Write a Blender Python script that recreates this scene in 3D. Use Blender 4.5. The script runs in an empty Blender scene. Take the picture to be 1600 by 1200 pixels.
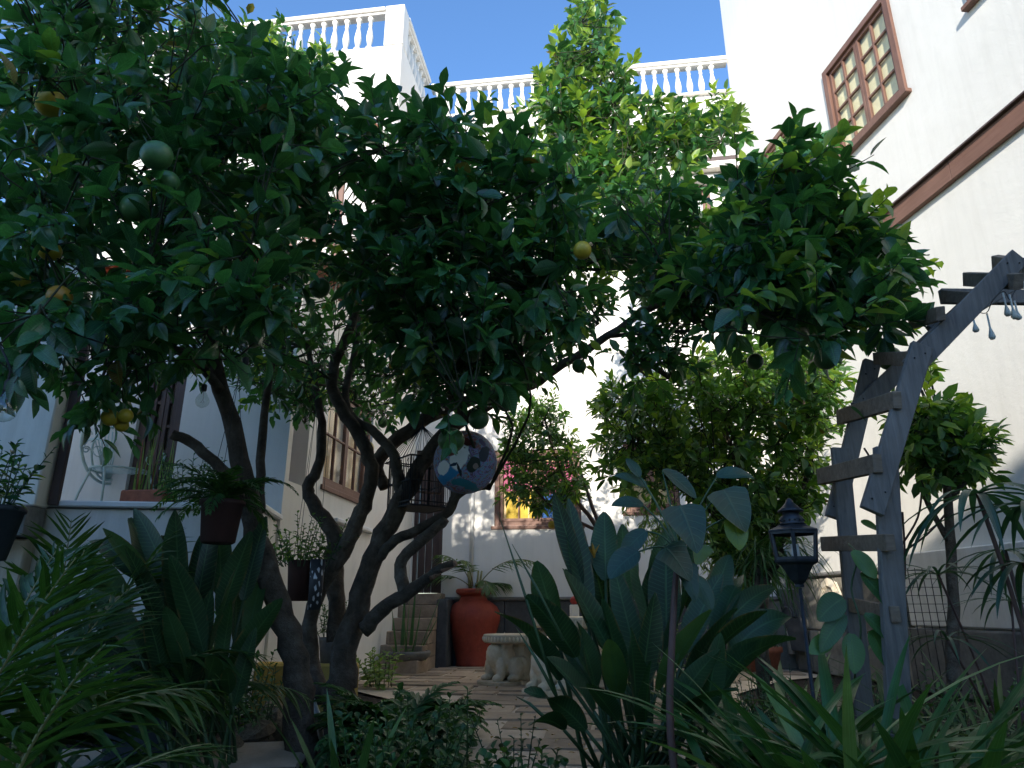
import bpy, math, random
import numpy as np
from mathutils import Vector, Matrix, Quaternion
random.seed(7); rng = np.random.default_rng(11)
sc = bpy.context.scene
# ------------------------------------------------------------------ camera
CAMH = 0.8; PITCH = math.radians(17.9); YAW = math.radians(7.3); FPX = 1082.0
cd = bpy.data.cameras.new('camera'); cam = bpy.data.objects.new('camera', cd); sc.collection.objects.link(cam)
cd.sensor_width = 36; cd.lens = 36*FPX/1600; cd.clip_end = 500; cd.clip_start = 0.05
cam.location = (0, 0, CAMH); cam.rotation_euler = (math.pi/2+PITCH, 0, -YAW); sc.camera = cam
# ------------------------------------------------------------------ world and sun
SUN_EL = math.radians(22.0); SUN_AZ = math.radians(203.0)
w = bpy.data.worlds.new('World'); sc.world = w; w.use_nodes = True
nt = w.node_tree; bg = nt.nodes['Background']; sky = nt.nodes.new('ShaderNodeTexSky')
sky.sky_type = 'NISHITA'; sky.sun_disc = False; sky.sun_elevation = SUN_EL; sky.sun_rotation = SUN_AZ
sky.air_density = 1.2; sky.dust_density = 0.1; sky.ozone_density = 6.8
nt.links.new(sky.outputs[0], bg.inputs[0]); bg.inputs[1].default_value = 0.15
sl = bpy.data.lights.new('sun', 'SUN'); sun = bpy.data.objects.new('sun', sl); sc.collection.objects.link(sun)
sl.energy = 3.5; sl.angle = math.radians(0.5); sl.color = (1.0, 0.93, 0.83)
sdir = Vector((math.sin(SUN_AZ)*math.cos(SUN_EL), math.cos(SUN_AZ)*math.cos(SUN_EL), math.sin(SUN_EL)))
sun.rotation_euler = sdir.to_track_quat('Z', 'Y').to_euler()
sc.view_settings.view_transform = 'Standard'; sc.view_settings.look = 'None'
sc.view_settings.exposure = 1.15; sc.view_settings.gamma = 1.0
sc.cycles.max_bounces = 8; sc.cycles.transparent_max_bounces = 12

# ------------------------------------------------------------------ placing helpers
_R = Vector((math.cos(YAW), -math.sin(YAW), 0)); _F = Vector((math.sin(YAW), math.cos(YAW), 0)); C0 = Vector((0, 0, CAMH))
def ray(px, py):
    u = (px-800)/FPX; v = (600-py)/FPX
    return _R*u + _F*(math.cos(PITCH)-v*math.sin(PITCH)) + Vector((0, 0, math.sin(PITCH)+v*math.cos(PITCH)))
def at(px, py, d):
    r = ray(px, py); return C0 + r*(d/(r.dot(_F)))
def onz(px, py, z=0.0):
    r = ray(px, py); return C0 + r*((z-CAMH)/r.z)
def hit(px, py, p, n):
    r = ray(px, py); return C0 + r*((Vector(p)-C0).dot(n)/r.dot(n))
def pxm(px, d): return px*d/1120.0      # rough size of px pixels at distance d

# ------------------------------------------------------------------ object helpers
def tag(o, label=None, cat=None, group=None, kind=None):
    if label: o['label'] = label
    if cat: o['category'] = cat
    if group: o['group'] = group
    if kind: o['kind'] = kind
    return o
def origin(o):
    v = Vector((0, 0, 0))
    while o is not None: v = v + o.location; o = o.parent
    return v
def thing(name, label, cat, loc=(0, 0, 0), group=None, rotz=0):
    o = bpy.data.objects.new(name, None); sc.collection.objects.link(o); o.location = loc; o.rotation_euler.z = rotz
    o.empty_display_size = 0.1
    return tag(o, label, cat, group)
def link(name, mesh, parent=None, M=None, kind=None, label=None):
    o = bpy.data.objects.new(name, mesh); sc.collection.objects.link(o)
    if parent is not None: o.parent = parent
    if M is not None:
        if parent is not None: M = Matrix.Translation(-origin(parent)) @ M
        o.matrix_local = M
    if kind: o['kind'] = kind
    if label: o['label'] = label
    return o

class MB:
    def __init__(s): s.v = []; s.f = []; s.uv = []; s.c = []
    def add(s, vs, fs):
        n = len(s.v); s.v += [tuple(a) for a in vs]; s.f += [tuple(i+n for i in f) for f in fs]
    def box(s, c, size, M=None, jit=0, cham=0):
        x, y, z = size[0]/2, size[1]/2, size[2]/2
        if cham:
            vs = []
            for sx in (-1, 1):
                for sy in (-1, 1):
                    for sz in (-1, 1):
                        vs.append((sx*(x-cham), sy*(y-cham), sz*z)); vs.append((sx*(x-cham), sy*y, sz*(z-cham))); vs.append((sx*x, sy*(y-cham), sz*(z-cham)))
            idx = lambda a, b, c_, k: ((a*2+b)*2+c_)*3+k
            fs = []
            for c_ in (0, 1): fs.append([idx(0,0,c_,0), idx(1,0,c_,0), idx(1,1,c_,0), idx(0,1,c_,0)])
            for b in (0, 1): fs.append([idx(0,b,0,1), idx(1,b,0,1), idx(1,b,1,1), idx(0,b,1,1)])
            for a in (0, 1): fs.append([idx(a,0,0,2), idx(a,1,0,2), idx(a,1,1,2), idx(a,0,1,2)])
            for a in (0, 1):
                for b in (0, 1):
                    for c_ in (0, 1): fs.append([idx(a,b,c_,0), idx(a,b,c_,1), idx(a,b,c_,2)])
            for b in (0, 1):
                for c_ in (0, 1): fs.append([idx(0,b,c_,0), idx(1,b,c_,0), idx(1,b,c_,1), idx(0,b,c_,1)])
            for a in (0, 1):
                for c_ in (0, 1): fs.append([idx(a,0,c_,0), idx(a,1,c_,0), idx(a,1,c_,2), idx(a,0,c_,2)])
            for a in (0, 1):
                for b in (0, 1): fs.append([idx(a,b,0,1), idx(a,b,1,1), idx(a,b,1,2), idx(a,b,0,2)])
        else:
            vs = [(-x,-y,-z),(x,-y,-z),(x,y,-z),(-x,y,-z),(-x,-y,z),(x,-y,z),(x,y,z),(-x,y,z)]
            fs = [(0,3,2,1),(4,5,6,7),(0,1,5,4),(1,2,6,5),(2,3,7,6),(3,0,4,7)]
        out = []
        for v in vs:
            p = Vector(v)
            if jit: p = p + Vector((random.uniform(-jit, jit), random.uniform(-jit, jit), random.uniform(-jit, jit)))
            if M is not None: p = M @ p
            out.append(p + Vector(c))
        s.add(out, fs); return s
    def beam(s, a, b, w, h, up=(0, 0, 1), cham=0, jit=0):
        a = Vector(a); b = Vector(b); d = b-a; L = d.length; y = d.normalized(); u = Vector(up)
        x = y.cross(u)
        if x.length < 1e-4: x = y.cross(Vector((1, 0, 0)))
        x.normalize(); z = x.cross(y)
        M = Matrix((x, y, z)).transposed()
        return s.box((a+b)/2, (w, L, h), M, jit, cham)
    def tube(s, pts, rad, n=8, cap=True, rough=0.0):
        pts = [Vector(p) for p in pts]; m = len(pts)
        if not hasattr(rad, '__len__'): rad = [rad]*m
        t0 = (pts[1]-pts[0]).normalized(); x = t0.orthogonal().normalized(); base = len(s.v)
        for i in range(m):
            t = (pts[min(i+1, m-1)]-pts[max(i-1, 0)]).normalized()
            x = (x - t*x.dot(t)).normalized(); y = t.cross(x)
            for k in range(n):
                a = 2*math.pi*k/n; r = rad[i]*(1+random.uniform(-rough, rough))
                s.v.append(tuple(pts[i]+x*(math.cos(a)*r)+y*(math.sin(a)*r)))
        for i in range(m-1):
            for k in range(n):
                k2 = (k+1) % n
                s.f.append((base+i*n+k, base+i*n+k2, base+(i+1)*n+k2, base+(i+1)*n+k))
        if cap:
            s.f.append(tuple(base+k for k in reversed(range(n)))); s.f.append(tuple(base+(m-1)*n+k for k in range(n)))
        return s
    def lathe(s, prof, c=(0, 0, 0), n=24, wob=0.0, ax=None):
        base = len(s.v); c = Vector(c); m = len(prof)
        for r, z in prof:
            for k in range(n):
                a = 2*math.pi*k/n; rr = r*(1+random.uniform(-wob, wob))
                s.v.append(tuple(c+Vector((math.cos(a)*rr, math.sin(a)*rr, z))))
        for i in range(m-1):
            for k in range(n):
                k2 = (k+1) % n; s.f.append((base+i*n+k, base+i*n+k2, base+(i+1)*n+k2, base+(i+1)*n+k))
        s.f.append(tuple(base+k for k in reversed(range(n)))); s.f.append(tuple(base+(m-1)*n+k for k in range(n)))
        return s
    def ball(s, c, r, M=None, nu=12, nv=8, noise=0):
        c = Vector(c); r = Vector(r) if hasattr(r, '__len__') else Vector((r, r, r)); base = len(s.v)
        def put(p):
            p = Vector((p[0]*r.x, p[1]*r.y, p[2]*r.z))*(1+random.uniform(-noise, noise))
            if M is not None: p = M @ p
            s.v.append(tuple(p+c))
        put((0, 0, -1))
        for i in range(1, nv):
            th = math.pi*i/nv
            for k in range(nu):
                a = 2*math.pi*k/nu; put((math.sin(th)*math.cos(a), math.sin(th)*math.sin(a), -math.cos(th)))
        put((0, 0, 1)); last = len(s.v)-1
        for k in range(nu):
            k2 = (k+1) % nu; s.f.append((base, base+1+k2, base+1+k)); s.f.append((last, last-nu+k, last-nu+k2))
            for i in range(nv-2): s.f.append((base+1+i*nu+k, base+1+i*nu+k2, base+1+(i+1)*nu+k2, base+1+(i+1)*nu+k))
        return s
    def mesh(s, name, mat, smooth=False):
        me = bpy.data.meshes.new(name); me.from_pydata(s.v, [], s.f)
        if mat: me.materials.append(mat)
        if smooth: me.polygons.foreach_set('use_smooth', [True]*len(me.polygons))
        if s.uv and len(s.uv) == len(s.v):
            uvl = me.uv_layers.new(name='UVMap'); li = np.empty(len(me.loops), dtype=np.int32); me.loops.foreach_get('vertex_index', li)
            uvl.data.foreach_set('uv', np.array(s.uv, dtype=np.float32)[li].ravel())
        me.update(); return me
    def obj(s, name, mat, parent=None, smooth=False, kind=None, label=None, local=False):
        """vertices are in world coordinates unless local; parented objects keep location 0"""
        if parent is not None and not local:
            o = origin(parent); s.v = [(a-o.x, b-o.y, c-o.z) for a, b, c in s.v]
        return link(name, s.mesh(name, mat, smooth), parent, None, kind, label)

# ------------------------------------------------------------------ materials
def lin(c): return tuple(c)+(1.0,) if len(c) == 3 else c
class N:
    def __init__(s, name):
        s.m = bpy.data.materials.new(name); s.m.use_nodes = True; s.t = s.m.node_tree; s.b = s.t.nodes['Principled BSDF']; s.out = s.t.nodes['Material Output']
    def n(s, typ, **k):
        x = s.t.nodes.new('ShaderNode'+typ)
        for a, b in k.items():
            if isinstance(a, str) and hasattr(x, a): setattr(x, a, b)
            else: x.inputs[a].default_value = b
        return x
    def l(s, a, b): s.t.links.new(a, b)
    def tex(s, space='Object', scale=(1, 1, 1)):
        tc = s.n('TexCoord'); mp = s.n('Mapping'); mp.inputs['Scale'].default_value = scale
        s.l(tc.outputs[space], mp.inputs['Vector']); return mp.outputs[0]
    def noise(s, vec, scale, detail=4, rough=.6, dist=0):
        x = s.n('TexNoise'); x.inputs['Scale'].default_value = scale; x.inputs['Detail'].default_value = detail
        x.inputs['Roughness'].default_value = rough; x.inputs['Distortion'].default_value = dist
        s.l(vec, x.inputs['Vector']); return x.outputs['Fac']
    def ramp(s, fac, stops):
        r = s.n('ValToRGB'); e = r.color_ramp.elements
        while len(e) < len(stops): e.new(.5)
        for el, (p, c) in zip(e, stops): el.position = p; el.color = lin(c)
        s.l(fac, r.inputs[0]); return r.outputs[0]
    def mix(s, fac, a, b, mode='MIX'):
        x = s.n('Mix', data_type='RGBA', blend_type=mode)
        for inp, v in ((x.inputs[0], fac), (x.inputs[6], a), (x.inputs[7], b)):
            if isinstance(v, (int, float)): inp.default_value = v
            elif isinstance(v, tuple): inp.default_value = lin(v)
            else: s.l(v, inp)
        return x.outputs[2]
    def bump(s, h, strength=.3, dist=.01):
        b = s.n('Bump'); b.inputs['Strength'].default_value = strength; b.inputs['Distance'].default_value = dist
        s.l(h, b.inputs['Height']); s.l(b.outputs[0], s.b.inputs['Normal']); return b.outputs[0]
    def set(s, col=None, rough=None, metal=None, spec=None):
        if col is not None:
            if isinstance(col, tuple): s.b.inputs['Base Color'].default_value = lin(col)
            else: s.l(col, s.b.inputs['Base Color'])
        if rough is not None: s.b.inputs['Roughness'].default_value = rough
        if metal is not None: s.b.inputs['Metallic'].default_value = metal
        if spec is not None: s.b.inputs['Specular IOR Level'].default_value = spec
        return s.m
def plaster(name, base, dark, scale=1.0, amt=.5, bump=.25, rough=.85):
    n = N(name); v = n.tex(); a = n.noise(v, 1.1*scale, 6, .65); st = n.tex(scale=(5, 5, .45)); b = n.noise(st, 1.5, 5, .7); c = n.noise(v, 60, 3)
    m1 = n.ramp(a, [(.35, dark), (.62, base)]); m2 = n.ramp(b, [(.3, dark), (.55, base)])
    col = n.mix(.5, m1, m2); col = n.mix(amt, base, col)
    hh = n.mix(.25, n.noise(v, 9, 5), c); n.bump(hh, bump, .012)
    return n.set(col, rough, spec=.3)
def stone(name, c1, c2, scale=6, bump=.6, rough=.9, c3=None, dist=.015):
    n = N(name); v = n.tex(); oi = n.n('ObjectInfo'); ad = n.n('VectorMath', operation='ADD'); n.l(v, ad.inputs[0])
    cm = n.n('CombineXYZ'); mul = n.n('Math', operation='MULTIPLY'); mul.inputs[1].default_value = 37
    n.l(oi.outputs['Random'], mul.inputs[0]); n.l(mul.outputs[0], cm.inputs[0]); n.l(cm.outputs[0], ad.inputs[1]); vv = ad.outputs[0]
    a = n.noise(vv, scale, 8, .65); b = n.noise(vv, scale*5, 5, .7)
    col = n.ramp(a, [(.3, c1), (.7, c2)] if c3 is None else [(.25, c1), (.5, c2), (.75, c3)])
    col = n.mix(.35, col, n.ramp(b, [(.3, c1), (.7, c2)]))
    hs = n.n('HueSaturation'); mr = n.n('MapRange'); mr.inputs['To Min'].default_value = .75; mr.inputs['To Max'].default_value = 1.25
    n.l(oi.outputs['Random'], mr.inputs['Value']); n.l(mr.outputs[0], hs.inputs['Value']); n.l(col, hs.inputs['Color'])
    n.bump(n.mix(.5, a, b), bump, dist); return n.set(hs.outputs[0], rough, spec=.3)
def woodm(name, c1, c2, rough=.7, scale=3, bump=.3, axis=0):
    n = N(name); sc_ = [14, 14, 14]; sc_[axis] = 1.2; v = n.tex(scale=tuple(sc_)); a = n.noise(v, scale, 6, .7, .4); v2 = n.tex(); b = n.noise(v2, 2.2, 4)
    col = n.ramp(a, [(.3, c1), (.7, c2)]); col = n.mix(.4, col, n.ramp(b, [(.35, c1), (.65, c2)])); n.bump(a, bump, .004)
    return n.set(col, rough, spec=.35)
def leafm(name, dark, mid, young, rough=.38, trans=.3, vein=.5, spec=.5, brown=None, veinscale=14.0, edge=0):
    n = N(name); at_ = n.n('Attribute', attribute_name='rnd'); r = at_.outputs['Fac']
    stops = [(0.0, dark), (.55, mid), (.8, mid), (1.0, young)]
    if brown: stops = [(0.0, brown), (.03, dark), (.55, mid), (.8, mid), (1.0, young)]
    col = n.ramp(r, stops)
    uv = n.n('UVMap'); sep = n.n('SeparateXYZ'); n.l(uv.outputs[0], sep.inputs[0])
    ab = n.n('Math', operation='ABSOLUTE'); n.l(sep.outputs[0], ab.inputs[0])           # |u| : distance from the midrib
    mid_ = n.n('MapRange'); mid_.inputs['From Min'].default_value = .1; mid_.inputs['From Max'].default_value = .0; n.l(ab.outputs[0], mid_.inputs['Value'])
    # side veins: sin(v*k - |u|*j)
    m1 = n.n('Math', operation='MULTIPLY'); m1.inputs[1].default_value = veinscale*6.28; n.l(sep.outputs[1], m1.inputs[0])
    m2 = n.n('Math', operation='MULTIPLY'); m2.inputs[1].default_value = -9; n.l(ab.outputs[0], m2.inputs[0])
    ad = n.n('Math', operation='ADD'); n.l(m1.outputs[0], ad.inputs[0]); n.l(m2.outputs[0], ad.inputs[1])
    si = n.n('Math', operation='SINE'); n.l(ad.outputs[0], si.inputs[0])
    sv = n.n('MapRange'); sv.inputs['From Min'].default_value = .7; sv.inputs['From Max'].default_value = 1; sv.inputs['To Max'].default_value = .5; n.l(si.outputs[0], sv.inputs['Value'])
    mx = n.n('Math', operation='MAXIMUM'); n.l(mid_.outputs[0], mx.inputs[0]); n.l(sv.outputs[0], mx.inputs[1])
    vm = n.n('Math', operation='MULTIPLY'); vm.inputs[1].default_value = vein; n.l(mx.outputs[0], vm.inputs[0])
    lighter = tuple(min(1, c*1.9+.012) for c in mid); col = n.mix(vm.outputs[0], col, lighter)
    tcn = n.tex(); no = n.noise(tcn, 9, 3); col = n.mix(.55, col, n.mix(1.0, col, n.ramp(no, [(.3, (.55, .6, .55)), (.7, (1.35, 1.3, 1.3))]), 'MULTIPLY'))
    if edge:      # dry brown margins, patchy along the leaf
        e1 = n.n('MapRange'); e1.inputs['From Min'].default_value = .80; e1.inputs['From Max'].default_value = 1.0; n.l(ab.outputs[0], e1.inputs['Value'])
        e2 = n.n('MapRange'); e2.inputs['From Min'].default_value = .48; e2.inputs['From Max'].default_value = .62; n.l(n.noise(tcn, 13, 4), e2.inputs['Value'])
        e3 = n.n('Math', operation='MULTIPLY'); n.l(e1.outputs[0], e3.inputs[0]); n.l(e2.outputs[0], e3.inputs[1]); e4 = n.n('Math', operation='MULTIPLY'); e4.inputs[1].default_value = edge; n.l(e3.outputs[0], e4.inputs[0])
        col = n.mix(e4.outputs[0], col, (.16, .11, .045))
    hb = n.mix(.5, mx.outputs[0], no); bn = n.bump(hb, .35, .004)
    n.set(col, rough, spec=spec)
    tr = n.n('BsdfTranslucent'); tc = n.mix(1.0, col, (2.0, 2.0, .75), 'MULTIPLY'); n.l(tc, tr.inputs[0]); n.l(bn, tr.inputs[1])
    ms = n.n('MixShader'); ms.inputs[0].default_value = trans; n.l(n.b.outputs[0], ms.inputs[1]); n.l(tr.outputs[0], ms.inputs[2]); n.l(ms.outputs[0], n.out.inputs[0])
    return n.m
def plain(name, col, rough=.6, metal=0, spec=.5, var=.2, scale=8, bump=.1):
    n = N(name); v = n.tex(); a = n.noise(v, scale, 5, .65)
    d = tuple(c*(1-var) for c in col); l_ = tuple(min(1, c*(1+var)) for c in col); n.bump(a, bump, .006)
    return n.set(n.ramp(a, [(.3, d), (.7, l_)]), rough, metal, spec)
M = {}
M['white'] = plaster('white_plaster', (.82, .79, .73), (.62, .59, .53), amt=.5, bump=.35)
M['rightwhite'] = plaster('right_house_plaster', (.74, .72, .66), (.60, .58, .52), scale=.8, amt=.6, bump=.45)
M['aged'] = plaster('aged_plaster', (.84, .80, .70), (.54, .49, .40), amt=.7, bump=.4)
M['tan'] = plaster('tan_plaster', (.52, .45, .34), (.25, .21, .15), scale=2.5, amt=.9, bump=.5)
M['shadewhite'] = plaster('garden_wall_plaster', (.76, .73, .68), (.46, .44, .39), amt=.7, bump=.35)
M['slate'] = stone('grey_stone', (.045, .05, .055), (.13, .135, .14), 3, .6)
M['greystone'] = stone('cap_stone', (.10, .10, .095), (.27, .26, .24), 4, .6)
M['mossy'] = stone('mossy_slab', (.05, .05, .04), (.26, .24, .20), 3, .7, c3=(.38, .36, .31))
M['step'] = stone('step_stone', (.20, .145, .105), (.44, .34, .25), 5, .5)
M['paver'] = stone('paver_stone', (.25, .185, .125), (.47, .365, .26), 4, .5)
M['joint'] = stone('joint_mortar', (.38, .31, .23), (.56, .47, .36), 7, .5)
M['carved'] = stone('carved_stone', (.42, .31, .18), (.70, .62, .48), 7, .9, c3=(.80, .76, .68), dist=.01)
M['soil'] = stone('soil', (.008, .006, .005), (.03, .022, .016), 12, 1.0, dist=.03)
M['rock'] = stone('rock', (.10, .07, .045), (.42, .34, .24), 5, 1.0, dist=.03)
M['brown'] = woodm('brown_painted_wood', (.13, .065, .045), (.22, .12, .085), .55, axis=2)
M['brownh'] = woodm('brown_beam_wood', (.14, .068, .045), (.21, .11, .078), .6, axis=1)
M['darkwood'] = woodm('dark_door_wood', (.05, .032, .028), (.095, .062, .055), .5, axis=2)
M['arch'] = woodm('weathered_arch_wood', (.085, .077, .07), (.25, .225, .20), .85, 3, .9, axis=2)
M['archslat'] = woodm('weathered_slat_wood', (.10, .072, .05), (.30, .225, .16), .85, 3, .9, axis=0)
M['bark'] = stone('bark', (.022, .018, .014), (.12, .092, .068), 11, 1.0, c3=(.24, .21, .17), dist=.03)
M['twig'] = stone('twig_bark', (.018, .022, .012), (.06, .065, .035), 14, .6)
M['barkred'] = stone('young_bark', (.06, .03, .02), (.14, .08, .055), 9, .8)
M['cutwood'] = stone('bare_wood', (.16, .09, .06), (.38, .24, .17), 12, 1.0)
M['tile'] = plain('terracotta_roof_tile', (.33, .13, .07), .8, var=.35)
M['terra'] = plain('terracotta', (.30, .10, .055), .75, var=.3, scale=14)
M['redpot'] = plain('red_glazed_clay', (.33, .058, .036), .62, var=.4, scale=4, bump=.15)
M['darkpot'] = plain('dark_clay', (.05, .018, .014), .7)
M['slatebox'] = plain('dark_blue_grey_board', (.045, .055, .07), .7, var=.3)
M['yellow'] = plaster('yellow_limewash', (.52, .37, .09), (.30, .22, .08), 3, .8)
M['iron'] = plain('dark_iron', (.028, .028, .03), .55, .6, var=.3, scale=30)
M['lantern'] = plain('lantern_metal', (.045, .05, .058), .5, .5, var=.35, scale=25)
M['greenmetal'] = plain('sage_green_painted_metal', (.46, .58, .54), .5, .1, var=.2)
M['offwhite'] = plain('off_white_paint', (.72, .72, .70), .6, var=.06)
M['cord'] = plain('black_cable', (.02, .02, .02), .6)
M['curtain'] = plain('cream_curtain', (.78, .56, .30), .9, var=.12, scale=3)
M['ivory'] = plain('ivory_blind', (.86, .76, .46), .9, var=.06, scale=3)
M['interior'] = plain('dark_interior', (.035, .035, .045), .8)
M['lilac'] = plain('lilac_wall', (.28, .24, .32), .9)
M['pinkcloth'] = plain('pink_cloth', (.52, .13, .22), .9, var=.3)
M['yellowcloth'] = plain('yellow_cloth', (.62, .42, .06), .9, var=.3)
M['bluecloth'] = plain('blue_cloth', (.06, .16, .42), .9, var=.3)
M['orange'] = plain('ripe_orange_peel', (.44, .22, .025), .42, var=.12, scale=40, bump=.25)
M['yellowfruit'] = plain('yellowing_peel', (.50, .36, .03), .42, var=.2, scale=20, bump=.25)
M['greenfruit'] = plain('green_peel', (.06, .15, .045), .4, var=.25, scale=30, bump=.25)
M['redball'] = plain('red_ball', (.30, .025, .02), .5)
M['pipe'] = plain('white_pipe', (.72, .72, .72), .4, var=.05)
M['redstem'] = plain('reddish_stem', (.10, .05, .04), .6)
M['greenstem'] = plain('green_stalk', (.035, .075, .025), .5)
M['palmstem'] = plain('yellow_green_palm_stem', (.20, .19, .07), .6, var=.3)
def glassm(name, col=(1, 1, 1), rough=.0, a=.15):
    n = N(name); g = n.n('BsdfGlossy'); g.inputs['Roughness'].default_value = .03; g.inputs['Color'].default_value = lin((.9, .9, .9))
    t = n.n('BsdfTransparent'); t.inputs[0].default_value = lin(col); lw = n.n('LayerWeight'); pw = n.n('Math', operation='POWER'); pw.inputs[1].default_value = 5.5; n.l(lw.outputs['Facing'], pw.inputs[0])
    mth = n.n('Math', operation='MULTIPLY_ADD'); mth.inputs[1].default_value = .6; mth.inputs[2].default_value = a; n.l(pw.outputs[0], mth.inputs[0])
    ms = n.n('MixShader'); n.l(mth.outputs[0], ms.inputs[0]); n.l(t.outputs[0], ms.inputs[1]); n.l(g.outputs[0], ms.inputs[2]); n.l(ms.outputs[0], n.out.inputs[0]); return n.m
M['glass'] = glassm('window_glass', (.96, .97, .97), a=.015)
M['bulb'] = glassm('bulb_glass', (.93, .95, .92), a=.12)
M['frost'] = plain('milky_drop_bulb', (.62, .63, .55), .3, var=.05)
# foliage; the citrus young tones also paint in sunlit leaves
M['citrus'] = leafm('citrus_leaf', (.016, .060, .026), (.055, .165, .060), (.30, .42, .06), .27, .34, .45, spec=.75, brown=(.16, .10, .03))
M['citrus2'] = leafm('citrus_leaf_small', (.028, .08, .020), (.085, .19, .045), (.32, .44, .07), .38, .36, .35, brown=(.18, .11, .03))
M['lush'] = leafm('plant_leaf', (.020, .062, .018), (.045, .125, .035), (.10, .20, .05), .36, .25, .35)
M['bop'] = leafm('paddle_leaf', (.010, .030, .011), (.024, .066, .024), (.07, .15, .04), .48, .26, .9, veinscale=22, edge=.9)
M['strap'] = leafm('strap_leaf', (.022, .070, .020), (.048, .130, .036), (.17, .27, .09), .32, .22, .3, veinscale=0, edge=.5)
M['palm'] = leafm('palm_leaflet', (.020, .055, .012), (.045, .105, .022), (.12, .18, .03), .4, .3, .35, veinscale=0)
M['darkpalm'] = leafm('dark_palm_leaflet', (.018, .052, .034), (.035, .095, .055), (.06, .12, .06), .38, .25, .35, veinscale=0)
M['fern'] = leafm('fern_leaflet', (.020, .065, .022), (.042, .125, .036), (.10, .17, .04), .5, .3, .3, veinscale=0)
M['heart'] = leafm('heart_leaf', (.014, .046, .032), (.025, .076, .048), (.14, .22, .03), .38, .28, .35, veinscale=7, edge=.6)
M['lime'] = leafm('pale_green_leaf', (.10, .17, .05), (.18, .28, .09), (.32, .40, .14), .5, .35, .2)
M['grey'] = leafm('grey_green_leaf', (.05, .08, .06), (.10, .15, .11), (.18, .23, .15), .6, .2, .1)

# ------------------------------------------------------------------ leaf geometry
def template(ts, ws, fold=.35, curl=.12):
    """leaf along +Y, width along X; returns verts, faces, uv"""
    v = []; uv = []; rows = []
    for t, h in zip(ts, ws):
        z = -curl*t*t*1.0
        if h == 0: rows.append([len(v)]); v.append((0, t, 0, z)); uv.append((0, t))
        else:
            rows.append([len(v), len(v)+1, len(v)+2])
            v += [(-h, t, fold*h, z), (0, t, 0, z), (h, t, fold*h, z)]; uv += [(-1, t), (0, t), (1, t)]
    f = []
    for a, b in zip(rows, rows[1:]):
        if len(a) == 1 and len(b) == 3: f += [(a[0], b[1], b[0]), (a[0], b[2], b[1])]
        elif len(a) == 3 and len(b) == 3: f += [(a[0], a[1], b[1], b[0]), (a[1], a[2], b[2], b[1])]
        elif len(a) == 3: f += [(a[0], a[1], b[0]), (a[1], a[2], b[0])]
    return np.array(v, dtype=np.float32), f, np.array(uv, dtype=np.float32)
T_HI = template([0, .12, .35, .6, .82, 1], [0, .30, .5, .46, .25, 0], .5, .16)
T_LO = template([0, .3, .68, 1], [0, .47, .42, 0], .45, .16)
T_NARROW = template([0, .2, .6, 1], [0, .5, .42, 0], .5, .25)
def unit(a): return a/np.maximum(np.linalg.norm(a, axis=-1, keepdims=True), 1e-9)
def leaf_frame(D, U):
    Y = unit(D); X = unit(np.cross(Y, U)); Z = np.cross(X, Y); return X, Y, Z
def leaves_mesh(name, tmpl, P, D, U, L, W, rnd, mat, curl=None):
    v, f, uv = tmpl; n = len(P); k = len(v); X, Y, Z = leaf_frame(D, U)
    if curl is None: curl = np.ones(n)
    vv = (P[:, None, :] + X[:, None, :]*(v[None, :, 0:1]*W[:, None, None]) + Y[:, None, :]*(v[None, :, 1:2]*L[:, None, None])
          + Z[:, None, :]*(v[None, :, 3:4]*L[:, None, None]*curl[:, None, None] + v[None, :, 2:3]*W[:, None, None]))
    vv = vv.reshape(-1, 3)
    sizes = np.array([len(a) for a in f]); flat = np.concatenate([np.array(a) for a in f])
    loops = (flat[None, :] + (np.arange(n)*k)[:, None]).ravel()
    starts0 = np.concatenate([[0], np.cumsum(sizes)[:-1]]); starts = (starts0[None, :] + (np.arange(n)*len(flat))[:, None]).ravel()
    me = bpy.data.meshes.new(name); me.vertices.add(len(vv)); me.vertices.foreach_set('co', vv.astype(np.float32).ravel())
    me.loops.add(len(loops)); me.loops.foreach_set('vertex_index', loops.astype(np.int32))
    me.polygons.add(len(starts)); me.polygons.foreach_set('loop_start', starts.astype(np.int32))
    try: me.polygons.foreach_set('loop_total', np.tile(sizes, n).astype(np.int32))
    except Exception: pass
    me.materials.append(mat); me.update(calc_edges=True)
    me.polygons.foreach_set('use_smooth', np.ones(len(starts), dtype=bool))
    ul = me.uv_layers.new(name='UVMap'); ul.data.foreach_set('uv', uv[np.tile(flat, n)].ravel().astype(np.float32))
    a = me.attributes.new('rnd', 'FLOAT', 'POINT'); a.data.foreach_set('value', np.repeat(rnd, k).astype(np.float32))
    return me
_variants = {}
def variants(mat, tmpl, aspect, key, n=12):
    if key not in _variants:
        out = []
        for i in range(n):
            r = np.array([(i+.5)/n]); out.append(leaves_mesh('leaf', tmpl, np.zeros((1, 3)), np.array([[0., 1, 0]]), np.array([[0., 0, 1]]),
                np.ones(1), np.array([aspect]), r, mat, np.array([rng.uniform(.3, 2.4)])))
        _variants[key] = out
    return _variants[key]
def leaf_objects(idx, P, D, U, L, rnd, vs, parent, name='leaf'):
    X, Y, Z = leaf_frame(D, U); o0 = origin(parent); n = len(vs)
    for i in idx:
        ob = bpy.data.objects.new(name, vs[min(n-1, int(rnd[i]*n))]); sc.collection.objects.link(ob); ob.parent = parent; l = L[i]
        p = P[i]; ob.matrix_local = Matrix(((X[i][0]*l, Y[i][0]*l, Z[i][0]*l, p[0]-o0.x), (X[i][1]*l, Y[i][1]*l, Z[i][1]*l, p[1]-o0.y),
                                          (X[i][2]*l, Y[i][2]*l, Z[i][2]*l, p[2]-o0.z), (0, 0, 0, 1)))

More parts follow.
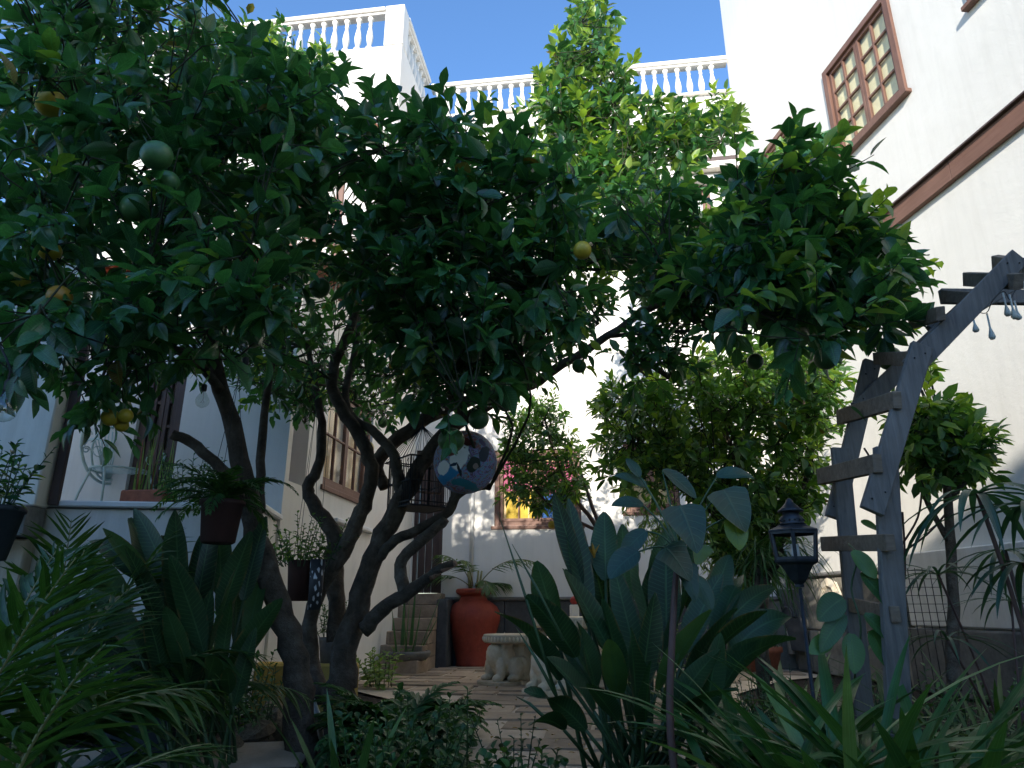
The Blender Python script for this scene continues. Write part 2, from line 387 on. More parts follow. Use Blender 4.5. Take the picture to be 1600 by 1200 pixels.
def project(P):
    """world points -> photo pixels and depth"""
    d = P - np.array([0, 0, CAMH]); r = d @ np.array(_R); fh = d @ np.array(_F); z = d[:, 2]
    f = fh*math.cos(PITCH)+z*math.sin(PITCH); up = -fh*math.sin(PITCH)+z*math.cos(PITCH)
    f = np.maximum(f, 1e-3); return 800+FPX*r/f, 600-FPX*up/f, f

def inside(poly, x, y):
    c = False; n = len(poly); j = n-1
    for i in range(n):
        xi, yi = poly[i]; xj, yj = poly[j]
        if (yi > y) != (yj > y) and x < (xj-xi)*(y-yi)/(yj-yi)+xi: c = not c
        j = i
    return c

def smooth_path(pts, rad, sub=4):
    out = []; rr = []; n = len(pts)
    for i in range(n-1):
        p0 = pts[max(i-1, 0)]; p1 = pts[i]; p2 = pts[i+1]; p3 = pts[min(i+2, n-1)]
        for s in range(sub):
            t = s/sub
            out.append(.5*((2*p1)+(p2-p0)*t+(2*p0-5*p1+4*p2-p3)*t*t+(3*p1-p0-3*p2+p3)*t**3)); rr.append(rad[i]*(1-t)+rad[i+1]*t)
    out.append(pts[-1]); rr.append(rad[-1]); return out, rr

class Tree:
    def __init__(s, name, label, base, mat_leaf, bark, leafL=.1, aspect=.48, key='c', cat='tree', group=None):
        s.root = thing(name, label, cat, base, group); s.mat = mat_leaf; s.bark = bark; s.nodes = []; s.tw = []; s.L = leafL; s.asp = aspect; s.key = key; s.tubes = []
    def limb(s, pl, name='limb', label=None, mat=None, rough=.07, sides=10):
        """pl: (px, py, depth, width px)"""
        pts = [at(a, b, c) for a, b, c, e in pl]; rad = [e*(at(a, b, c)-C0).length/FPX/2*.72 for a, b, c, e in pl]
        return s.limbw(pts, rad, name, label, mat, rough, sides)
    def limbw(s, pts, rad, name='limb', label=None, mat=None, rough=.07, sides=10):
        p, r = smooth_path([Vector(q) for q in pts], rad); s.nodes += [(q, k) for q, k in zip(p, r)]
        p = [q+Vector((random.uniform(-1, 1), random.uniform(-1, 1), random.uniform(-1, 1)))*rr*.18 for q, rr in zip(p, r)]
        return MB().tube(p, r, sides, True, rough).obj(name, mat or s.bark, s.root, True, label=label)
    def fill(s, poly, d0, d1, n, holes=(), L=None, up=.35, bias=1.0, ln=(.14, .32), young=.12, nl=(7, 12)):  # young: share of yellow-green leaves, raised where sunlight is coloured in
        xs = [p[0] for p in poly]; ys = [p[1] for p in poly]; c = 0; tries = 0
        while c < n and tries < n*40:
            tries += 1
            x = random.uniform(min(xs), max(xs)); y = random.uniform(min(ys), max(ys))
            if not inside(poly, x, y): continue
            if any(((x-hx)/hw)**2+((y-hy)/hh)**2 < 1 and random.random() < hp for hx, hy, hw, hh, hp in holes): continue
            d = d0+(d1-d0)*random.random()**bias; s.tw.append((at(x, y, d), up, random.uniform(*ln), L or s.L, young, random.randint(*nl))); c += 1
    def finish(s, n_ind=300, tmpl_far=T_LO, node_every=9, droop=.25):
        cen = sum((t[0] for t in s.tw), Vector())/max(1, len(s.tw))
        P = []; D = []; U = []; L = []; R = []; mb = MB()
        allp = np.array([tuple(q) for q, k in s.nodes]); hub = [s.tw[i][0] for i in range(0, len(s.tw), node_every)]
        hubn = np.array([tuple(h) for h in hub])
        hb = []
        for h in hub:
            d = np.linalg.norm(allp-np.array(h), axis=1)+ .9*np.maximum(0, allp[:, 2]-h.z); i = int(np.argmin(d)); a = Vector(allp[i]); v = h-a; ln = v.length
            mid = a+v*.5+Vector((random.uniform(-.12, .12), random.uniform(-.12, .12), random.uniform(.0, .12)))*ln
            h2 = h-Vector((0, 0, .04)); r0 = min(s.nodes[i][1]*.6, .006+ln*.008); pp, rr = smooth_path([a, mid, h2], [r0, r0*.7, .004], 3)
            mb.tube(pp, rr, 5, False, .08); hb.append(h2)
        for k, (b, up, ln, LL, yg, nl) in enumerate(s.tw):
            i = int(np.argmin(np.sum((hubn-np.array(b))**2, axis=1))); a = hb[i]
            o = (b-cen); o.normalize()
            dr = Vector((random.gauss(0, .55), random.gauss(0, .55), random.gauss(up, .45))) + o*.35; dr.normalize()
            tip = b+dr*ln; mid = b+dr*ln*.5+Vector((0, 0, random.uniform(-.02, .03)))
            if (a-b).length > .02: mb.tube([a, (a+b)/2+Vector((0, 0, random.uniform(-.03, .03))), b, mid, tip], [.0045, .004, .0035, .0028, .0018], 4, False)
            else: mb.tube([b, mid, tip], [.004, .003, .0018], 4, False)
            x = dr.orthogonal().normalized(); y = dr.cross(x); ph = random.uniform(0, 6.28)
            ybase = random.random() < yg
            for j in range(nl):
                t = (j+.6)/nl; ph += 2.4; pos = b+dr*ln*t if t > .0 else b
                op = 1.15-.75*t; rad_ = x*math.cos(ph)+y*math.sin(ph)
                ld = dr*math.cos(op)+rad_*math.sin(op)+Vector((random.gauss(0, .18), random.gauss(0, .18), random.gauss(0, .18)-droop*(1-t*.6)))
                P.append(tuple(pos+rad_*.006)); D.append(tuple(ld)); un = dr*.8+Vector((0, 0, .9))+Vector((random.gauss(0, .35), random.gauss(0, .35), random.gauss(0, .25)))
                U.append(tuple(un)); L.append(LL*random.choice((random.uniform(.5, .9), random.uniform(.8, 1.3), random.uniform(.85, 1.25)))*(1 if t < .8 else .78))
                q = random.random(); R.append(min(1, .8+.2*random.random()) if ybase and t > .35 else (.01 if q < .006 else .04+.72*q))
        P = np.array(P); D = np.array(D); U = np.array(U); L = np.array(L); R = np.array(R)
        mb.obj('twigs', M['twig'], s.root, True, kind='stuff')
        # leaves that show largest: nearest, in frame, one per small patch of the picture
        px, py, dep = project(P+unit(D)*L[:, None]*.5); inn = (px > 0) & (px < 1600) & (py > 0) & (py < 1200)
        order = np.argsort(dep); used = {}; sel = []
        for i in order:
            if not inn[i]: continue
            c = (int(px[i]/26), int(py[i]/26))
            if used.get(c, 0) >= 1: continue
            used[c] = 1; sel.append(i)
            if len(sel) >= n_ind: break
        leaf_objects(sel, P, D, U, L, R, variants(s.mat, T_HI, s.asp, s.key), s.root)
        m = np.ones(len(P), dtype=bool); m[sel] = False; o0 = np.array(origin(s.root))
        near = m & (dep < 4.2); far = m & ~near
        for mm, tp in ((near, T_HI), (far, tmpl_far)):
            if mm.sum() == 0: continue
            me = leaves_mesh('foliage', tp, P[mm]-o0, D[mm], U[mm], L[mm], L[mm]*s.asp*rng.uniform(.8, 1.18, mm.sum()), R[mm], s.mat, rng.uniform(.2, 2.6, mm.sum()))
            link('foliage', me, s.root, None, 'stuff')
        print(s.root.name, 'leaves', len(P))
    def fruit(s, lst, mats=None):
        for f in lst:
            x, y, d, r = f[:4]; kind = f[4] if len(f) > 4 else 'greenfruit'; c = at(x, y, d); R_ = r*(c-C0).length/FPX
            lab = {'orange': 'ripe orange fruit', 'yellowfruit': 'yellowing fruit', 'greenfruit': None}[kind]
            o = MB().ball((0, 0, 0), (R_, R_, R_*1.03), None, 20, 14).obj('orange_fruit', M[kind], s.root, True, label=lab, local=True)
            o.location = c-origin(s.root); o.scale = (random.uniform(.94, 1.05), random.uniform(.94, 1.05), random.uniform(.9, 1.06)); o.rotation_euler = (random.gauss(0, .3), random.gauss(0, .3), random.uniform(0, 6))
            MB().tube([c+Vector((0, 0, R_*.96)), c+Vector((.01, .01, R_*1.5)), c+Vector((.015, .02, R_*2.6))], [.003, .0025, .003], 5).obj('stem', M['greenstem'], o, True)

# blades: strap, paddle, sansevieria -----------------------------------------
PROF = {'strap': lambda t: min(1, .55+t*2.2)*(1-max(0, (t-.55)/.45)**2.2),
        'lance': lambda t: max(0, math.sin(math.pi*min(1, t*.93+.07)**.8))**.8,
        'paddle': lambda t: max(0, math.sin(math.pi*min(1, max(0, t*.97+.02))**.85))**.62,
        'spike': lambda t: (1-t)**.7*min(1, .8+t),
        'heart': lambda t: (.62 if t < .02 else 1)*max(0, (1-t))**.55*min(1, .75+t*1.6)}
def blade_geo(base, d, length, width, droop=.5, prof='strap', ns=9, fold=.25, rnd=None, side=None, wav=.0, grav=1.0):
    mb = MB(); p = Vector(base); d = Vector(d).normalized(); step = length/(ns-1); f = PROF[prof]
    if side is None:
        side = d.cross(Vector((0, 0, 1)))
        if side.length < .05: side = Vector((random.gauss(0, 1), random.gauss(0, 1), 0))
        side.normalize()
    rows = []; tw = random.gauss(0, .12)
    for i in range(ns):
        t = i/(ns-1); h = width/2*f(t); s_ = (side-d*side.dot(d)).normalized(); s_ = Quaternion(d, tw*t*2) @ s_; nn = s_.cross(d)
        if nn.z < 0 and abs(d.z) < .95: nn = -nn
        wv = math.sin(t*9+tw*30)*wav*width
        if i == ns-1 or h < 1e-4: h = max(h, width*.015)
        rows.append(len(mb.v)); mb.v += [tuple(p-s_*h+nn*(fold*h+wv)), tuple(p), tuple(p+s_*h+nn*(fold*h-wv))]; mb.uv += [(-1, t), (0, t), (1, t)]
        d = (d+Vector((0, 0, -droop*grav/(ns-1)))).normalized(); p = p+d*step
    for a, b in zip(rows, rows[1:]): mb.f += [(a, a+1, b+1, b), (a+1, a+2, b+2, b+1)]
    mb.rnd = random.random() if rnd is None else rnd
    return mb
def blade(name, mat, parent, *a, label=None, **k):
    mb = blade_geo(*a, **k); o = origin(parent); mb.v = [(x-o.x, y-o.y, z-o.z) for x, y, z in mb.v]
    me = mb.mesh(name, mat, True); at_ = me.attributes.new('rnd', 'FLOAT', 'POINT'); at_.data.foreach_set('value', [mb.rnd]*len(mb.v))
    return link(name, me, parent, label=label)
def arc(base, d, length, droop, n=10):
    p = Vector(base); d = Vector(d).normalized(); out = [p.copy()]; ds = [d.copy()]
    for i in range(n-1):
        d = (d+Vector((0, 0, -droop/(n-1)))).normalized(); p = p+d*(length/(n-1)); out.append(p.copy()); ds.append(d.copy())
    return out, ds
def frond(parent, base, d, length, droop, nl, ll, lw, mat, stemmat, stemr=.006, start=.2, hang=.35, vs=None, asp=.1, ang=.9, individual=True, rnd=(0.1, .8), taper=.75, name='frond'):
    pts, ds = arc(base, d, length, droop, 14)
    fr = MB().tube(pts, [stemr*(1-.75*i/13) for i in range(14)], 5).obj(name, stemmat, parent, True)
    P = []; D = []; U = []; L = []; R = []
    for j in range(nl):
        t = start+(1-start)*(j+.5)/nl; q = t*13; i = min(12, int(q)); fq = q-i; p = pts[i].lerp(pts[i+1], fq); dd = ds[i].lerp(ds[i+1], fq).normalized()
        s_ = dd.cross(Vector((0, 0, 1)))
        if s_.length < .05: s_ = Vector((1, 0, 0))
        s_.normalize(); upn = s_.cross(dd)
        for sg in (-1, 1):
            a = ang-.35*t+random.gauss(0, .08); ld = dd*math.cos(a)+s_*sg*math.sin(a)+upn*.25*random.random()-Vector((0, 0, hang*random.uniform(.6, 1.3)))
            P.append(tuple(p)); D.append(tuple(ld)); U.append(tuple(upn+Vector((random.gauss(0, .2), random.gauss(0, .2), .2))))
            L.append(ll*(math.sin(math.pi*min(1, (t-start)/(1-start)*taper+.22))**.7)*random.uniform(.9, 1.08)); R.append(random.uniform(*rnd))
    P = np.array(P); D = np.array(D); U = np.array(U); L = np.array(L); R = np.array(R)
    if individual: leaf_objects(range(len(P)), P, D, U, L, R, vs, fr, 'leaflet')
    else:
        o0 = np.array(origin(parent)); me = leaves_mesh('leaflets', T_NARROW, P-o0, D, U, L, np.full(len(L), ll*asp), R, mat, np.full(len(L), 1.0))
        link('leaflets', me, fr, None, 'stuff')
    return fr
T_FROND = template([0, .08, .3, .55, .8, 1], [0, .38, .5, .45, .27, 0], .35, .28)
def bush(name, label, base, mat, h, rad, nst, nl, L, asp=.5, cat='plant', group=None, bark=None, spread=.6, ind=60, tmpl=T_HI, young=.1, key=None, tall=None):
    """small leafy shrub of upright stems"""
    root = thing(name, label, cat, base, group); mb = MB(); P = []; D = []; U = []; LL = []; R = []
    for i in range(nst):
        a = random.uniform(0, 6.28); r = rad*math.sqrt(random.random())*.55; b = Vector(base)+Vector((math.cos(a)*r, math.sin(a)*r, 0))
        d = Vector((math.cos(a)*spread*random.random(), math.sin(a)*spread*random.random(), 1)); hh = h*random.uniform(.6, 1.05)
        pts, ds = arc(b, d, hh, random.uniform(-.2, .5), 7); sm_ = MB() if nst <= 26 else mb; sm_.tube(pts, [.004*(1-.09*k)*max(1, h*1.6) for k in range(7)], 5, False)
        if sm_ is not mb: sm_.obj('stem', bark or M['greenstem'], root, True)
        for j in range(nl):
            t = .15+.85*(j+.5)/nl; q = t*6; k = min(5, int(q)); p = pts[k].lerp(pts[k+1], q-k); az = j*2.4+a; dd = ds[k]; x = dd.orthogonal().normalized(); y = dd.cross(x)
            rd = x*math.cos(az)+y*math.sin(az); op = 1.25-.6*t; ld = dd*math.cos(op)+rd*math.sin(op)-Vector((0, 0, .2))
            P.append(tuple(p)); D.append(tuple(ld)); U.append(tuple(dd+Vector((0, 0, .6))+Vector((random.gauss(0, .3), random.gauss(0, .3), 0)))); LL.append(L*random.uniform(.6, 1.15)*(1.1-.45*t))
            R.append(.8+.2*random.random() if random.random() < young else .05+.7*random.random())
    P = np.array(P); D = np.array(D); U = np.array(U); LL = np.array(LL); R = np.array(R)
    if mb.v: mb.obj('stems', bark or M['greenstem'], root, True, kind='stuff')
    dep = project(P)[2]; sel = np.argsort(dep)[:ind]
    leaf_objects(sel, P, D, U, LL, R, variants(mat, T_HI, asp, key or mat.name+str(asp)), root)
    m = np.ones(len(P), dtype=bool); m[sel] = False
    if m.any():
        me = leaves_mesh('foliage', T_LO, P[m]-np.array(base), D[m], U[m], LL[m], LL[m]*asp, R[m], mat); link('foliage', me, root, None, 'stuff')
    return root

# ================================================================== SETTING
T = Vector((.9664, -.2571, 0)); S = Vector((.2571, .9664, 0)); UP = Vector((0, 0, 1))
A0 = Vector((-.63, 9.2, 0)); A1 = A0+S*1.86; A2 = A1+T*5.52; K = A0-S*2.6
def quadm(name, pts, mat, **k):
    return tag(MB_from(pts).obj(name, mat), **k)
def MB_from(pts):
    m = MB(); m.add(pts, [tuple(range(len(pts)))]); return m
g = MB_from([(-60, -60, -.02), (60, -60, -.02), (60, 60, -.02), (-60, 60, -.02)]).obj('ground', M['soil']); tag(g, kind='structure')
# patio: mortar bed with one flagstone object per slab
pav = MB(); pav.add([(-1.05, 8.6, .0), (.1, 6.4, .0), (.25, 4.9, 0), (.3, 3.7, 0), (1.7, 3.7, .0), (2.5, 5.2, .0), (3.1, 7.0, 0), (4.2, 8.2, 0), (5.0, 8.6, .0), (5.0, 9.68, .0), (-.1, 10.98, .0), (-1.05, 9.3, 0)], [tuple(range(12))])
patio = pav.obj('patio', M['joint']); tag(patio, kind='structure')
pvar = []
for i in range(8):
    m = MB().box((0, 0, 0), (.60+random.uniform(-.02, .02), .33+random.uniform(-.015, .015), .024), None, .009, .008); pvar.append(m.mesh('paver', M['paver']))
poly = [(v[0], v[1]) for v in pav.v]; cnt = 0
for r in range(-4, 36):
    for c in range(-6, 14):
        if c % 4 == 3 and False: continue
        o = Vector((-1.3, 4.4, 0))+T*(c*.64+(.32 if r % 2 else 0))+S*(r*.37)
        if not all(inside(poly, (o+T*a+S*b).x, (o+T*a+S*b).y) for a in (-.29, .29) for b in (-.16, .16)): continue
        x, y, f = project(np.array([tuple(o)]));
        if x[0] > 1350 or x[0] < 500 or y[0] > 1260: continue
        ob = link('paver', random.choice(pvar), patio, None); ob.location = o+Vector((0, 0, .0+random.uniform(0, .004))); ob.rotation_euler = (random.uniform(-.006, .006), random.uniform(-.006, .006), -math.radians(14.9)+random.gauss(0, .012)); cnt += 1
print('pavers', cnt)
# stone edging strip at lower left, a sandy step
tag(MB().box((-1.35, 4.42, -.0), (1.5, .55, .06), None, .02, .02).obj('garden_path', M['joint']), kind='structure')

def wallpanel(mb, p, d, length, z0, z1, th, holes, n):
    """grid of boxes along d from p leaving holes (s0,s1,z0,z1); n is the outward normal, front face through p"""
    ss = sorted({0, length}|{h[0] for h in holes}|{h[1] for h in holes}); zs = sorted({z0, z1}|{h[2] for h in holes}|{h[3] for h in holes})
    ss = [x for x in ss if 0 <= x <= length]; zs = [z for z in zs if z0 <= z <= z1]
    Mx = Matrix((d, -n, UP)).transposed()
    for a, b in zip(ss, ss[1:]):
        run = None
        for c, e in zip(zs, zs[1:]):
            cs, cz = (a+b)/2, (c+e)/2; hole = any(h[0] < cs < h[1] and h[2] < cz < h[3] for h in holes)
            if not hole: run = [run[0], e] if run else [c, e]
            if (hole or e == zs[-1]) and run:
                mb.box(p+d*cs-n*th/2+UP*((run[0]+run[1])/2), (b-a, th, run[1]-run[0]), Mx); run = None
    return mb
def sz(px, py, p, d, n):
    q = hit(px, py, p, n); return (q-p).dot(d), q.z
def window(root, p, d, n, s0, s1, z0, z1, cols, rows, leaves=2, mat='brown', back='ivory', depth=.12, sill=True, fw=.07, label=None, name='window', proud=.02, panesub=True, cloth=None, bw=.022):
    Mx = Matrix((d, -n, UP)).transposed()
    def bx(mb, a, b, c, e, t0, t1, ch=.003): mb.box(p+d*((a+b)/2)-n*((t0+t1)/2)+UP*((c+e)/2), (b-a, t1-t0, e-c), Mx, 0, ch); return mb
    m = MB(); bx(m, s0, s0+fw, z0, z1, -proud, .10); bx(m, s1-fw, s1, z0, z1, -proud, .10)
    bx(m, s0+fw+.001, s1-fw-.001, z1-fw, z1, -proud, .10); bx(m, s0+fw+.001, s1-fw-.001, z0, z0+fw, -proud, .10)
    fr = m.obj(name, M[mat], root, label=label)
    a0, a1, b0, b1 = s0+fw+.004, s1-fw-.004, z0+fw+.004, z1-fw-.004; lw = (a1-a0)/leaves; sw = .045
    for k in range(leaves):
        x0 = a0+lw*k+.003; x1 = a0+lw*(k+1)-.003; m = MB()
        bx(m, x0, x0+sw, b0, b1, .0, .045); bx(m, x1-sw, x1, b0, b1, .0, .045); bx(m, x0+sw, x1-sw, b0, b0+sw, .001, .044); bx(m, x0+sw, x1-sw, b1-sw, b1, .001, .044)
        m.obj('casement', M[mat], fr)
        m = MB(); ix0, ix1, iz0, iz1 = x0+sw, x1-sw, b0+sw, b1-sw; nc = cols//leaves; g_ = bw
        for c in range(1, nc): xx = ix0+(ix1-ix0)*c/nc; bx(m, xx-g_/2, xx+g_/2, iz0, iz1, .004, .040, .002)
        for r in range(1, rows): zz = iz0+(iz1-iz0)*r/rows; bx(m, ix0, ix1, zz-g_/2, zz+g_/2, .006, .038, .002)
        if m.v: m.obj('glazing_bar', M[mat], fr)
        for c in range(nc):
            for r in range(rows):
                u0 = ix0+(ix1-ix0)*c/nc; u1 = ix0+(ix1-ix0)*(c+1)/nc; w0 = iz0+(iz1-iz0)*r/rows; w1 = iz0+(iz1-iz0)*(r+1)/rows
                m = MB(); bx(m, u0, u1, w0, w1, .020, .024, 0); m.obj('pane', M['glass'], fr)
    m = MB(); nf = 24; zb0, zb1 = b0, b1
    if back:      # gathered cloth behind the glass
        vs = []; fs = []
        for i in range(nf+1):
            s_ = a0+(a1-a0)*i/nf; k_ = .1 if back == 'ivory' else 1; off = .052+k_*(.02+.012*math.sin(i*1.9)+.006*math.sin(i*4.1))
            for z in (zb0, zb1): vs.append(p+d*s_-n*off+UP*z)
        for i in range(nf): fs.append((2*i, 2*i+2, 2*i+3, 2*i+1))
        m.add(vs, fs); m.obj('curtain', M[back], fr, True)
    if cloth:
        for (f0, f1, g0, g1, cm) in cloth:
            m = MB(); bx(m, a0+(a1-a0)*f0, a0+(a1-a0)*f1, b0+(b1-b0)*g0, b0+(b1-b0)*g1, .06, .064, 0); m.obj('hanging_cloth', M[cm], fr)
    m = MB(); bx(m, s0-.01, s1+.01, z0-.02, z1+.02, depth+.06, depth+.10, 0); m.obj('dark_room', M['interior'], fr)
    if sill:
        m = MB(); bx(m, s0-.05, s1+.05, z0-.055, z0-.002, -.075, .06, .006); m.obj('sill', M[mat], fr)
    return fr
BAL = [(.062, 0), (.062, .045), (.035, .06), (.034, .10), (.055, .20), (.060, .27), (.048, .36), (.030, .46), (.026, .50), (.036, .515), (.036, .53), (.028, .545), (.034, .60), (.055, .625), (.055, .66)]
balm = MB().lathe(BAL, n=12).mesh('baluster', M['white'], True)
def balustrade(root, p, d, n, length, ztop, step=.205, h=.66):
    Mx = Matrix((d, -n, UP)).transposed()
    MB().box(p+d*(length/2)-n*.08+UP*(ztop-.04), (length, .22, .08), Mx, 0, .012).obj('coping', M['white'], root)
    MB().box(p+d*(length/2)-n*.08+UP*(ztop-.105), (length, .15, .048), Mx, 0, .006).obj('rail', M['white'], root)
    k = int(length/step); z0 = ztop-.13-h
    for i in range(k):
        o = link('baluster', balm, root); o.location = p+d*(step*(i+.5))-n*.08+UP*z0-origin(root); o.scale = (random.uniform(.97, 1.03),)*2+(h/.66,); o.rotation_euler = (random.gauss(0, .006), random.gauss(0, .006), random.uniform(0, 6))

# ---- the white house at the back: front block, set-back facade, ground-floor wing
house = thing('white_house', 'white stucco house with roof balustrades closing the far end of the courtyard', 'house', (0, 0, 0))
ZT = 10.36
def fz(px, py): return sz(px, py, A1, T, -S)
# facade
wa = (*fz(772, 822), *fz(905, 700)); wb = (*fz(978, 800), *fz(1056, 690)); wc = (*fz(1022, 456), *fz(1108, 288)); wd = (*fz(960, 456), *fz(990, 288))
hA = (wa[0], wa[2], wa[1], wa[3]); hB = (wb[0], wb[2], wb[1], wb[3]); hC = (wc[0], wc[2], wc[1], wc[3]); dr0 = fz(650, 925); dr1 = fz(696, 690); hD = (.02, dr1[0], 1.0, 3.2)
print('holes', hA, hB, hC, hD)
FB = ZT-.13-.66-.02
wallpanel(MB(), A1, T, 5.52, 0, FB, .3, [hA, hB, hC, hD], -S).obj('front_wall', M['white'], house)
MB().box(A1+T*2.76+S*.08+UP*(FB+.01), (5.5, .3, .05), Matrix((T, S, UP)).transposed(), 0, .01).obj('parapet_ledge', M['white'], house)
balustrade(house, A1+UP*0, T, -S, 5.5, ZT)
window(house, A1+S*.06, T, -S, hA[0]+.002, hA[1]-.002, hA[2], hA[3], 4, 1, 2, cloth=[(.03, .42, .45, 1, 'pinkcloth'), (.08, .5, .0, .45, 'yellowcloth'), (.55, .97, .0, .4, 'bluecloth'), (.55, .97, .4, .9, 'pinkcloth')], back='curtain', bw=.02, label='ground-floor window hung with pink, yellow and blue cloth')
window(house, A1+S*.06, T, -S, hB[0]+.002, hB[1]-.002, hB[2], hB[3], 2, 2, 2, back='curtain')
window(house, A1+S*.06, T, -S, hC[0]+.002, hC[1]-.002, hC[2], hC[3], 4, 4, 2, back='offwhite')
# hood over the upper window; dark bar for wood and shadowed recess above it
h0 = fz(1062, 290); h1 = fz(1150, 246); h2 = fz(1062, 228)
Mf = Matrix((T, S, UP)).transposed(); hs = (h0[0]+h1[0])/2; hw = h1[0]-h0[0]
MB().box(A1+T*hs-S*.16+UP*(h0[1]+.16), (hw, .32, .13), Mf, 0, .01).obj('window_hood', M['white'], house)
MB().box(A1+T*hs-S*.09+UP*(h0[1]+.02), (hw*.9, .18, .12), Mf, 0, .01).obj('hood_moulding', M['white'], house)
MB().box(A1+T*hs-S*.12+UP*(h0[1]+.30), (hw*.96, .24, .13), Mf, 0, .006).obj('dark_recess_bar', M['darkwood'], house)
for (pa, pb) in (((815, 420), (905, 300)), ((830, 600), (915, 520))): pass
MB().tube([A1+T*5.42-S*.07+UP*.2, A1+T*5.42-S*.07+UP*(h0[1]+.9)], .045, 10).obj('downpipe', M['offwhite'], house, True)
MB().tube([A1+T*.95-S*.03+UP*.95, A1+T*.95-S*.03+UP*4.2], .03, 8).obj('downpipe', M['offwhite'], house, True)
# door leaf and frame
def plank_door(root, p, d, n, s0, s1, z0, z1, mat='darkwood'):
    Mx = Matrix((d, -n, UP)).transposed()
    def bx(mb, a, b, c, e, t0, t1, ch=.004): mb.box(p+d*((a+b)/2)-n*((t0+t1)/2)+UP*((c+e)/2), (b-a, t1-t0, e-c), Mx, 0, ch); return mb
    m = MB(); bx(m, s0, s0+.06, z0, z1, -.02, .12); bx(m, s1-.06, s1, z0, z1, -.02, .12); bx(m, s0+.061, s1-.061, z1-.07, z1, -.02, .12); fr = m.obj('door', M[mat], root)
    k = 3; wd_ = (s1-s0-.13)/k
    for i in range(k): m = MB(); bx(m, s0+.065+wd_*i+.003, s0+.065+wd_*(i+1)-.003, z0+.01, z1-.08, .04, .08); m.obj('door_panel', M[mat], fr)
    MB().ball(p+d*(s1-.12)+n*-.01+UP*(z0+1.0), .025).obj('handle', M['iron'], fr, True)
plank_door(house, A1+S*.05, T, -S, hD[0]+.002, hD[1]-.002, hD[2], hD[3])
# plinth of dark stone slabs along the facade
x = hD[1]+.03; i = 0
while x < 5.45:
    wv = random.uniform(.42, .58); wv = min(wv, 5.47-x); hh = .9
    MB().box(A1+T*(x+wv/2)-S*.032+UP*(hh/2), (wv-.012, .06, hh-.01), Mf, .004, .008).obj('plinth_slab', M['slate' if x < 4.2 else 'mossy'], house); x += wv
MB().box(A1+T*((5.47+hD[1])/2+.02)-S*.045+UP*.925, (5.42-hD[1], .09, .05), Mf, 0, .012).obj('plinth_cap', M['greystone'], house)
# side wall between block and facade
Msd = Matrix((S, -T, UP)).transposed()
wallpanel(MB(), A0, S, 1.86, 0, FB, .3, [], T).obj('side_wall', M['white'], house)
balustrade(house, A0+S*.25, S, T, 1.5, ZT, .2)
# front block (roof terrace) and corner pier
wallpanel(MB(), A0-T*5.2, T, 5.2-.301, 3.9, FB, .3, [], -S).obj('block_wall', M['white'], house)
MB().box(A0-T*.15+S*.15+UP*((FB+3.9)/2), (.299, .299, FB-3.9), Mf, 0, .006).obj('corner_pier_wall', M['white'], house)
MB().box(A0-T*.15+S*.13+UP*((ZT+FB)/2+.005), (.32, .30, ZT-FB+.01), Mf, 0, .01).obj('corner_pier', M['white'], house)
balustrade(house, A0-T*5.2, T, -S, 4.88, ZT)
# roof decks
dk = MB(); dk.add([A0-T*5.2+UP*(FB-.05), A0+UP*(FB-.05), A0+S*5+UP*(FB-.05), A0-T*5.2+S*5+UP*(FB-.05)], [(0, 1, 2, 3)]); dk.add([A1+UP*(FB-.05), A2+UP*(FB-.05), A2+S*4+UP*(FB-.05), A1+S*4+UP*(FB-.05)], [(0, 1, 2, 3)]); dk.obj('roof_deck', M['greystone'], house)
# windows in the block wall high up
for s0_ in (.62, 2.4):
    window(house, A0-T*(s0_+.95)-S*.02, T, -S, 0, .8, 5.5, 7.1, 2, 3, 2, back='offwhite', label=None)
# wing: side wall with the curtained window (faces +T), front wall with french doors
def lz(px, py): return sz(px, py, K, S, T)
l0 = lz(502, 776); l1 = lz(584, 655); print('wing win', l0, l1)
hL = (l0[0], min(2.55, l1[0]), 2.05, 3.25); hU = (max(.06, lz(456, 700)[0]), lz(481, 700)[0], 1.95, 3.2); print(hL, hU)
wallpanel(MB(), K, S, 2.6, 0, 4.2, .3, [hL, hU], T).obj('wing_side_wall', M['white'], house)
window(house, K-T*.05, S, T, hL[0]+.002, hL[1]-.002, hL[2], hL[3], 4, 2, 2, back='curtain', fw=.06, label='curtained window with brown frame and thin bars')
MB().box(K+S*((hU[0]+hU[1])/2)-T*.2+UP*2.6, (hU[1]-hU[0]+.1, .02, 1.3), Msd).obj('lilac_recess', M['lilac'], house)
MB().box(K+S*1.9+T*.03+UP*1.72, (1.3, .06, .05), Msd, 0, .01).obj('wall_ledge', M['offwhite'], house)
def dz(px, py): return sz(px, py, K, -T, -S)
q0 = dz(196, 760); q1 = dz(296, 566); ZTER = 1.62; print('french', q0, q1)
hF = (q1[0], q0[0], ZTER, q1[1]); print(hF)
Mw = Matrix((-T, S, UP)).transposed()
wallpanel(MB(), K-T*.301, -T, 4.2, 0, 4.2, .3, [(hF[0]-.301, hF[1]-.301, hF[2], hF[3])], -S).obj('wing_front_wall', M['white'], house)
window(house, K+S*.06, -T, -S, hF[0]+.003, hF[1]-.003, hF[2]+.003, hF[3], 2, 5, 2, mat='darkwood', back=None, sill=False, fw=.09, name='french_door', label='tall dark glazed double door behind the metal chair', bw=.03)
